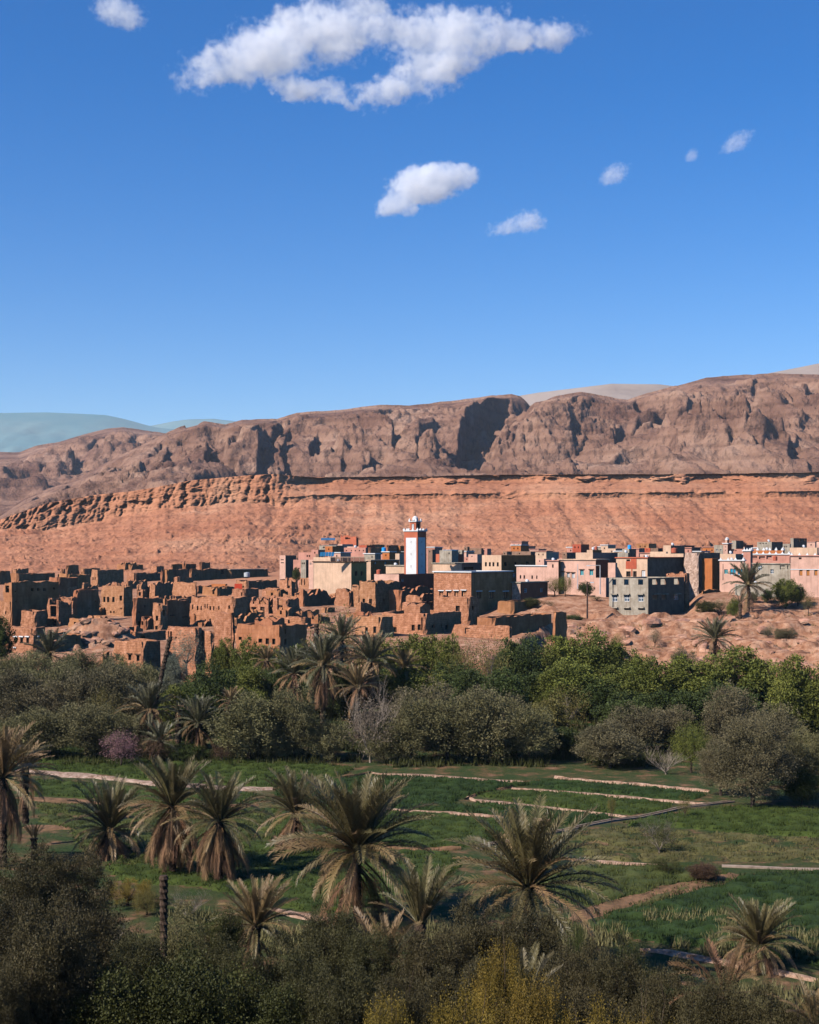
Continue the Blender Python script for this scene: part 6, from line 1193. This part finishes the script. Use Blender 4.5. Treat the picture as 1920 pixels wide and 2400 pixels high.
tree(1840, 1470, 60, 232, 'olive', 'grey', 'grey thorn bush on the rocky bank at right', 'bush', 'bush'); tree(1800, 1462, 40, 236, 'airy', 'grey', 'smaller grey thorn bush on the rocky bank', 'bush', 'bush'); tree(1895, 1385, 40, 262, 'airy', 'yellow', 'yellowish hedge below the orange-shuttered house', 'hedge', 'bush')
tree(1450, 1478, 44, 215, 'airy', 'green', 'green patch bush on the bank below the grey concrete house', 'bush', 'bush'); tree(1535, 1470, 40, 225, 'airy', 'grey', 'dry bush beside the earth hollow in the bank', 'bush', 'bush'); tree(1600, 1515, 70, 195, 'olive', 'grey', 'grey bush at the bank foot left of the bank palm', 'bush', 'bush')
tree(695, 1330, 22, 300, 'round', 'dark', 'little dark bush among the rear ruins', 'bush', 'bush'); tree(1140, 1305, 0 + 24, 330, 'round', 'dark', 'dark palm-like bush beside the red-orange house', 'bush', 'bush')
# field shrubs
tree(1545, 1925, 105, 94, 'airy', 'bush', 'twiggy grey bush standing alone in the right field', 'bush', 'bush', bark='barkw', trunk='bare'); tree(1560, 2010, 90, 88, 'spiky', 'bush', 'weedy clump at the foot of the lone twiggy bush', 'shrub', 'shrub')
tree(1650, 2022, 80, 86, 'olive', 'rust', 'dark heap of cut branches at the end of the concrete channel', 'brush_pile', 'brush pile'); tree(1434, 1868, 26, 102, 'spiky', 'yellow', 'thin sapling beside the irrigation channel', 'sapling', 'sapling'); tree(1606, 1858, 40, 106, 'airy', 'yellow', 'small scrub where the channel bends', 'shrub', 'shrub')
# foreground mass
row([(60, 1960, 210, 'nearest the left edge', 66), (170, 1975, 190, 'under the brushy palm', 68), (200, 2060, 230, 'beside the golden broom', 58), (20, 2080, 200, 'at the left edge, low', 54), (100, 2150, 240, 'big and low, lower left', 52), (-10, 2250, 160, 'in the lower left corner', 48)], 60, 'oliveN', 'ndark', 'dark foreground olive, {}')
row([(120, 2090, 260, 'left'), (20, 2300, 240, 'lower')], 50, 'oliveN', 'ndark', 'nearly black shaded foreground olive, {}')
tree(300, 2060, 150, 80, 'broom', 'gold', 'golden broom bush in front of the skirted palms', 'broom_bush', 'bush'); tree(345, 2085, 90, 78, 'broom', 'yellow', 'yellow broom beside the bare trunk stump', 'broom_bush', 'bush')
tree(275, 2150, 90, 72, None, 'dry', 'leafless white branched bush left of the bare stump', 'bare_bush', 'bush', bark='barkw', trunk='bare'); tree(440, 2095, 130, 77, None, 'dry', 'leafless white branched bush right of the bare stump', 'bare_bush', 'bush', bark='barkw', trunk='bare')
tree(420, 2110, 170, 58, 'oliveN', 'olive', 'bush around the white branches right of the bare stump', 'bush', 'bush'); tree(530, 2120, 110, 58, 'roundN', 'bush', 'leafy bush left of the low brown palm', 'bush', 'bush')
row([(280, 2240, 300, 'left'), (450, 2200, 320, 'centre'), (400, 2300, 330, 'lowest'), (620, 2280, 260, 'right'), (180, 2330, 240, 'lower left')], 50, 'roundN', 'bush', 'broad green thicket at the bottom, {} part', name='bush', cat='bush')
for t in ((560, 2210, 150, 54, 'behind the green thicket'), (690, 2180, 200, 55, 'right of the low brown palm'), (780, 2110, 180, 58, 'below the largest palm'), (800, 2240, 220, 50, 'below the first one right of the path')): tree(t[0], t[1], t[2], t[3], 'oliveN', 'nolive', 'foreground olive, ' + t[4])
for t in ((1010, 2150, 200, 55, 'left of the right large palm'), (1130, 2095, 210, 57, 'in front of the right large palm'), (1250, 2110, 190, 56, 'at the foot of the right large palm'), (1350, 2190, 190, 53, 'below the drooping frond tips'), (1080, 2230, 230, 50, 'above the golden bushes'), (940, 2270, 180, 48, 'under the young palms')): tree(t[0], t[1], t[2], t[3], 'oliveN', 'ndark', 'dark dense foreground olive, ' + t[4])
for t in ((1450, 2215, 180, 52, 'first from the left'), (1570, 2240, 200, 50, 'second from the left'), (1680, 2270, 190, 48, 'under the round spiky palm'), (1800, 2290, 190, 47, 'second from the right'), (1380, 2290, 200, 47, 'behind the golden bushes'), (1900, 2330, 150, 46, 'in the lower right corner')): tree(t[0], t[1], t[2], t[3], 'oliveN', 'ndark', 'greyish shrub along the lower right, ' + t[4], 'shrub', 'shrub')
for t in ((1170, 2205, 170, 46, 'tallest'), (1090, 2290, 220, 43, 'left'), (1260, 2280, 200, 43, 'middle'), (1400, 2330, 230, 42, 'right'), (900, 2330, 200, 42, 'far left, low'), (1520, 2370, 180, 41, 'far right, low')): tree(t[0], t[1], t[2], t[3], 'broom', 'gold', 'golden-leaved bush at the bottom, ' + t[4] + ' one', 'golden_bush', 'bush')
tree(1480, 2180, 100, 60, 'airy', 'bush', 'loose weeds above the greyish shrubs at lower right', 'shrub', 'shrub'); tree(1350, 2160, 60, 62, 'spiky', 'dark', 'dark upright shrub at the corner of the lower right field', 'shrub', 'shrub')

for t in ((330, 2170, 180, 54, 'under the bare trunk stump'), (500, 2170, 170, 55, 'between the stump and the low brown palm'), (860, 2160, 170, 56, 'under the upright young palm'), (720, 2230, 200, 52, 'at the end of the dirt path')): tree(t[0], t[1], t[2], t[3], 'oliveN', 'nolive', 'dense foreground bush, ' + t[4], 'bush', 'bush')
for t in ((60, 1585, 'far left'), (150, 1560, 'left'), (320, 1570, 'left of the leaning trunk'), (480, 1600, 'behind the bushy palm'), (600, 1580, 'behind the large olive'), (720, 1600, 'under the palm clump'), (820, 1580, 'right of the palm clump'), (900, 1590, 'behind the bare tree'), (1070, 1570, 'behind the central row'), (1250, 1590, 'before the corner tower'), (1400, 1610, 'under the right grove'), (1780, 1600, 'behind the largest olive')):
    tree(t[0], t[1] - 20, 150, 158 + (t[0] % 7), 'olive' if t[0] < 700 else 'round', 'olive' if t[0] < 400 else 'dark', 'inner grove tree, ' + t[2], 'grove_tree')
# ------------------------------------------------------------------ fields, bunds, channel, rocks
def inside(px, py, poly):
    n = len(poly); c = np.zeros(px.shape, bool); j = n - 1
    for i in range(n):
        xi, yi = poly[i]; xj, yj = poly[j]
        c ^= ((yi > py) != (yj > py)) & (px < (xj - xi) * (py - yi) / (yj - yi + 1e-12) + xi); j = i
    return c
CM = {'a': ((0.032, 0.049, 0.009), (0.056, 0.073, 0.014)), 'b': ((0.018, 0.034, 0.008), (0.034, 0.054, 0.012)), 'c': ((0.042, 0.055, 0.012), (0.075, 0.080, 0.022)), 'd': ((0.07, 0.07, 0.022), (0.13, 0.105, 0.04))}
CMAT = {k: mat('crop_' + k, v[0], v[1], 0.7, rough=.8, bump=.6, bscale=5, bdist=.1, world=True, tint=((.6, .6, .6), (1.3, 1.3, 1.2)), lo=.35, hi=.65) for k, v in CM.items()}
def crop(poly, km, h, label, seed, patchy=0.0, cell=0.34, tuft=6):
    pts = [tuple(G(*p)[:2]) for p in poly]; pa = np.array(pts); x0, y0 = pa.min(0); x1, y1 = pa.max(0)
    xs = np.arange(x0, x1, cell); ys = np.arange(y0, y1, cell); X, Y = np.meshgrid(xs, ys)
    wx = 0.25 * fbm(X / 2.5, Y / 2.5, 3, seed); wy = 0.25 * fbm(X / 2.5 + 9, Y / 2.5, 3, seed + 1)
    ins = inside(X + cell / 2 + wx, Y + cell / 2 + wy, pts)
    if patchy: ins &= (fbm(X / 3.0, Y / 2.0, 5, seed + 5, .6) > -0.42 + patchy)
    nr, nc = X.shape; vid = -np.ones((nr + 1, nc + 1), int)
    cells = np.argwhere(ins)
    used = np.zeros((nr + 1, nc + 1), int)
    for di in (0, 1):
        for dj in (0, 1): np.add.at(used, (cells[:, 0] + di, cells[:, 1] + dj), 1)
    uv = np.argwhere(used > 0); vid[uv[:, 0], uv[:, 1]] = np.arange(len(uv)); cnt = used[uv[:, 0], uv[:, 1]]
    VX = x0 + uv[:, 1] * cell + 0.12 * fbm(uv[:, 1] * 1.3, uv[:, 0] * 1.3, 1, seed); VY = y0 + uv[:, 0] * cell
    n_ = fbm(VX / 1.1, VY / 1.1, 4, seed + 7, .65)
    VZ = np.where(cnt == 4, h * (0.75 + .55 * n_), -0.02)
    V = np.stack([VX, VY, np.maximum(VZ, -0.02)], 1)
    i, j = cells[:, 0], cells[:, 1]; T = np.stack([vid[i, j], vid[i, j + 1], vid[i + 1, j + 1], vid[i + 1, j]], 1)
    tint = np.clip(.5 + .5 * n_ + .25 * fbm(VX / 6, VY / 3, 3, seed + 3), 0, 1)
    # blades
    rs = np.random.RandomState(seed); k = len(cells) * tuft; q = cells[rs.randint(len(cells), size=k)]
    bx = x0 + (q[:, 1] + rs.random(k)) * cell; by = y0 + (q[:, 0] + rs.random(k)) * cell; bz = h * .45; an = rs.random(k) * 2 * pi; hh = h * (.35 + .6 * rs.random(k)) + .03
    w_ = .022 + .02 * rs.random(k); a = np.stack([bx - cos_(an) * w_, by - sin_(an) * w_, np.full(k, bz)], 1); b = np.stack([bx + cos_(an) * w_, by + sin_(an) * w_, np.full(k, bz)], 1); c = np.stack([bx + rs.normal(size=k) * .06, by + rs.normal(size=k) * .06, bz + hh], 1)
    BV = np.stack([a, b, c, c], 1).reshape(-1, 3); n0 = len(V)
    VV = np.concatenate([V, np.stack([a, b, c, (a + c) / 2], 1).reshape(-1, 3)]); TT = np.concatenate([T, n0 + np.arange(k * 4).reshape(-1, 4)])
    tt = np.concatenate([tint, np.repeat(np.clip(.3 + .7 * rs.random(k), 0, 1), 4)])
    o = obj('crop', fastmesh('crop', VV, TT, [CMAT[km]], tint=tt)); tag(o, label, 'crop', kind='stuff'); return o
cos_, sin_ = np.cos, np.sin
crop([(85, 1758), (330, 1764), (640, 1788), (835, 1802), (815, 1814), (700, 1834), (640, 1846), (560, 1842), (340, 1829), (230, 1814), (95, 1806)], 'a', .32, 'bright green crop at the far left of the fields', 1)
crop([(85, 1828), (340, 1846), (600, 1860), (610, 1878), (480, 1886), (370, 1884), (210, 1872), (80, 1866)], 'a', .2, 'narrow green strip below the straw-covered path', 2, patchy=.0)
crop([(870, 1821), (1020, 1826), (1140, 1834), (1250, 1840), (1185, 1850), (1080, 1872), (1055, 1888), (1180, 1905), (1290, 1918), (1240, 1926), (1080, 1906), (900, 1895), (780, 1890), (640, 1868), (650, 1852), (760, 1834)], 'b', .34, 'dark green crop in the middle of the fields', 3)
crop([(1215, 1841), (1300, 1830), (1490, 1845), (1665, 1864), (1640, 1874), (1596, 1876), (1409, 1860), (1290, 1850)], 'b', .3, 'first of the right hand green strips, farthest', 4)
crop([(1110, 1864), (1180, 1856), (1290, 1858), (1409, 1868), (1590, 1886), (1560, 1899), (1480, 1911), (1325, 1896), (1200, 1880)], 'a', .26, 'second of the right hand green strips', 5)
crop([(1100, 1882), (1200, 1890), (1325, 1904), (1440, 1916), (1390, 1930), (1310, 1938), (1290, 1922), (1180, 1902)], 'b', .3, 'third of the right hand green strips, nearest', 6)
crop([(640, 1885), (900, 1902), (1060, 1911), (1280, 1932), (1300, 1945), (1200, 1966), (1110, 1984), (1000, 1990), (860, 1980), (640, 1960)], 'a', .22, 'lighter green crop around the largest palm', 7, patchy=0.0)
crop([(85, 1884), (280, 1893), (620, 1897), (650, 1960), (560, 2010), (330, 2030), (180, 1990), (170, 1945), (90, 1928)], 'c', .22, 'weedy green field around the skirted palms', 8, patchy=.02)
crop([(560, 1975), (800, 1990), (1050, 1998), (1090, 2030), (960, 2110), (780, 2140), (640, 2125), (480, 2080), (300, 2070), (240, 2030), (560, 2020)], 'a', .22, 'green grass below the largest palm', 9, patchy=.0)
crop([(1450, 1934), (1560, 1912), (1700, 1894), (1960, 1900), (1990, 1965), (1800, 1958), (1640, 1944)], 'a', .3, 'green crop under the largest olive', 10)
crop([(1290, 1962), (1440, 1941), (1640, 1952), (1980, 1972), (1990, 2026), (1690, 2020), (1500, 2022), (1330, 2010), (1230, 1990)], 'd', .2, 'dry yellowish weeds in the right field', 11, patchy=.16)
crop([(1300, 2022), (1480, 2032), (1660, 2034), (1720, 2050), (1560, 2082), (1400, 2128), (1290, 2110), (1250, 2060)], 'c', .26, 'weedy green patch around the lone twiggy bush', 12, patchy=.0)
crop([(1990, 2046), (1780, 2048), (1640, 2088), (1420, 2150), (1380, 2180), (1500, 2206), (1750, 2232), (1990, 2280)], 'b', .3, 'large dark green field at lower right', 13)
crop([(1540, 2096), (1690, 2056), (1740, 2054), (1500, 2130), (1420, 2150), (1400, 2146)], 'd', .14, 'sparse weeds on the brown diagonal strip', 14, patchy=.3)
# bunds and paths: uneven earth ribbons
M['pathm'] = mat('pale_earth', (0.24, 0.13, 0.075), (0.50, 0.32, 0.215), 2.6, bump=1, bscale=4, bdist=.15, world=True, lo=.35, hi=.6); M['straw'] = mat('straw_earth', (0.22, 0.12, 0.07), (0.52, 0.36, 0.26), 2.6, bump=1, bscale=5, bdist=.2, world=True, lo=.35, hi=.6)
M['brownearth'] = mat('brown_earth', (0.13, 0.075, 0.035), (0.28, 0.15, 0.075), .9, bump=1, bscale=4, bdist=.15, world=True)
def ribbon(name, pts, w0, h, material, seed=1, dz=0.01, close_w=None):
    g = [G(*p) for p in pts]; P2 = []
    for a, b in zip(g[:-1], g[1:]):
        n = max(2, int((b - a).length / .5))
        for k in range(n): P2.append(a.lerp(b, k / n))
    P2.append(g[-1]); n = len(P2); m = 9; V = []
    for k, p in enumerate(P2):
        t = (P2[min(k + 1, n - 1)] - P2[max(k - 1, 0)]).normalized(); s = Vector((-t.y, t.x, 0)); w_ = w0 * (1 + .8 * float(fbm(k * .13, seed * 3.1, 3, seed))) * min(1, (k + 2) / 6, (n - k + 1) / 6)
        for j in range(m):
            f = j / (m - 1) * 2 - 1; q = p + s * (f * w_ / 2 + .12 * float(perlin(k * .5, j * .7, seed))); z = dz + h * (1 - f * f) * (.8 + .5 * float(perlin(k * .45, j * .5 + seed, seed + 3))) - (.06 if abs(f) == 1 else 0)
            V.append((q.x, q.y, z))
    o = obj(name, fastmesh(name, V, grid_faces(n, m), [material])); o['kind'] = 'structure'; return o
for i, (pts, w_, h, mt) in enumerate((([(1200, 1849), (1409, 1864), (1596, 1881), (1660, 1886)], .9, .14, 'pathm'), ([(1097, 1869), (1110, 1876), (1200, 1886), (1325, 1899), (1450, 1913), (1470, 1918)], 1.0, .14, 'pathm'), ([(1300, 1824), (1333, 1828), (1492, 1840), (1663, 1857)], .6, .2, 'pathm'),
        ([(870, 1812), (887, 1815), (1021, 1820), (1136, 1829), (1230, 1834)], 1.2, .12, 'pathm'), ([(40, 1806), (110, 1812), (223, 1821), (334, 1834), (556, 1850), (640, 1850)], 1.9, .16, 'straw'), ([(40, 1870), (85, 1873), (208, 1880), (371, 1891), (608, 1888)], 1.9, .06, 'brownearth'),
        ([(60, 1938), (110, 1940), (200, 1941)], 2.2, .05, 'brownearth'), ([(1340, 2017), (1492, 2027), (1560, 2030)], .8, .1, 'pathm'), ([(1340, 2160), (1420, 2125), (1560, 2086), (1722, 2050)], 2.0, .04, 'brownearth'), ([(640, 2132), (700, 2146), (800, 2164)], 1.5, .06, 'pathm'),
        ([(1500, 2228), (1560, 2232), (1683, 2255), (1800, 2275), (1960, 2310)], .8, .1, 'pathm'), ([(894, 1899), (1082, 1909), (1290, 1925)], .5, .12, 'pathm'), ([(640, 1852), (700, 1846), (780, 1828), (870, 1812)], .45, .12, 'brownearth'), ([(1200, 1846), (1120, 1862), (1090, 1875)], .5, .12, 'brownearth'), ([(110, 1788), (180, 1787)], .5, .1, 'pathm'), ([(1080, 1990), (1000, 1994), (900, 1990)], .8, .14, 'brownearth'))):
    ribbon('path', pts, w_, h, M[mt], i + 1, dz=.012 + .004 * i)
# concrete irrigation channels: floor and two raised sides
M['chan'] = mat('channel_concrete', (0.24, 0.17, 0.12), (0.38, 0.28, 0.20), 2, bump=.3, bscale=5)
def channel(pts, label, wd=.42, h=.13):
    g = [G(*p) for p in pts]; e = empty('irrigation_channel', (g[0].x, g[0].y, 0), 0, label, 'channel')
    for off, w_, z1 in ((-wd / 2, .10, h), (wd / 2, .10, h), (0, wd - .11, .10)):
        V = []; Fc = []
        for k, p in enumerate(g):
            t = (g[min(k + 1, len(g) - 1)] - g[max(k - 1, 0)]).normalized(); s = Vector((-t.y, t.x, 0)); j = .03 * sin(k * 2.7)
            for a, z in ((-w_ / 2, -.1), (w_ / 2, -.1), (w_ / 2, z1 + j), (-w_ / 2, z1 + j)): q = p + s * (off + a) - g[0]; V.append((q.x, q.y, z))
        for k in range(len(g) - 1):
            for i in range(4): j = (i + 1) % 4; Fc.append((k * 4 + i, k * 4 + j, k * 4 + 4 + j, k * 4 + 4 + i))
        Fc += [(0, 1, 2, 3), tuple(len(V) - 4 + i for i in (3, 2, 1, 0))]
        obj('side_wall' if w_ < .2 else 'floor', mesh('channel_part', V, Fc, [M['chan'] if w_ < .2 else M['bark']]), e)
channel([(1717, 1880), (1660, 1887), (1601, 1893), (1559, 1905), (1500, 1916), (1434, 1925), (1367, 1937), (1325, 1948), (1283, 1954), (1200, 1971), (1113, 1988)], 'narrow concrete irrigation channel running diagonally across the fields')
channel([(1692, 2031), (1760, 2034), (1850, 2037), (2000, 2042)], 'straight concrete channel at the right edge of the fields', h=.10, wd=.3)
# rocks of the bank and the mound (pieces of the ground)
def rock_mesh(seed):
    rs = np.random.RandomState(seed); bm = bmesh.new(); bmesh.ops.create_icosphere(bm, subdivisions=2, radius=1)
    for v in bm.verts:
        p = v.co; d = 1 + .35 * float(perlin(p.x * 1.6 + seed, p.y * 1.6 + p.z * 1.3, seed)) + .2 * float(perlin(p.x * 4 + seed, p.y * 4 - p.z * 3, seed + 2)); v.co = p * d
        v.co.z = round(v.co.z * 3) / 3 * .5 + v.co.z * .5
    me = bpy.data.meshes.new('rock'); bm.to_mesh(me); bm.free(); me.materials.append(M['rock']); return me
M['rock'] = mat('bank_rock', (0.34, 0.16, 0.095), (0.52, 0.29, 0.185), .8, bump=1, bscale=3, bdist=.15, var=.12)
RK = [rock_mesh(s) for s in range(5)]; rr = random.Random(8)
for k in range(260):
    px = rr.uniform(1250, 1960); D = rr.uniform(198, 250); sc = rr.choice((.4, .5, .6, .9, 1.3)) * rr.uniform(.7, 1.2)
    if rr.random() < .42: px = rr.uniform(150, 300); D = rr.uniform(203, 222); sc *= .6
    x = (px - CX) / F * D; z = float(zr(x, D)); obj('rock', RK[k % 5], ground, (x, D, z - .15 * sc), rr.random() * 6.28, (sc * rr.uniform(1, 1.7), sc, sc * rr.uniform(.5, .8)))
# dirt cone: scattered weeds and tufts on the terrace and the ground of the grove
def weeds(name, label, n, fx, fy, hgt, material, seed):
    rs = np.random.RandomState(seed); px = rs.uniform(*fx, size=n); D = rs.uniform(*fy, size=n); x = (px - CX) / F * D
    k = fbm(x / 5., D / 5., 3, seed) > .0; x = x[k]; D = D[k]; z = zg(x, D); m = len(x); nb = 5
    an = rs.random((m, nb)) * 2 * pi; h = hgt * (.4 + rs.random((m, nb))); bx = x[:, None] + .12 * rs.normal(size=(m, nb)); by = D[:, None] + .12 * rs.normal(size=(m, nb)); w_ = .05
    a = np.stack([bx - np.cos(an) * w_, by - np.sin(an) * w_, np.repeat(z[:, None], nb, 1)], -1); b = np.stack([bx + np.cos(an) * w_, by + np.sin(an) * w_, np.repeat(z[:, None], nb, 1)], -1); c = np.stack([bx + .15 * rs.normal(size=(m, nb)), by + .15 * rs.normal(size=(m, nb)), z[:, None] + h], -1)
    V = np.stack([a, b, c], 2).reshape(-1, 3); tag(obj(name, fastmesh(name, V, np.arange(len(V)).reshape(-1, 3), [material], tint=np.repeat(rs.random(m * nb), 3))), label, 'undergrowth', kind='stuff')
weeds('undergrowth', 'low dark undergrowth between the trees of the grove', 26000, (-60, 1980), (131, 190), .7, LM['bush'], 3)
weeds('undergrowth', 'weeds and dry grass on the slope below the viewpoint', 26000, (-300, 2200), (40, 78), .45, LM['olive'], 4)
weeds('dry_weeds', 'sparse dry weeds on the rocky bank', 3000, (1240, 1980), (200, 262), .35, LM['yellow'], 5)
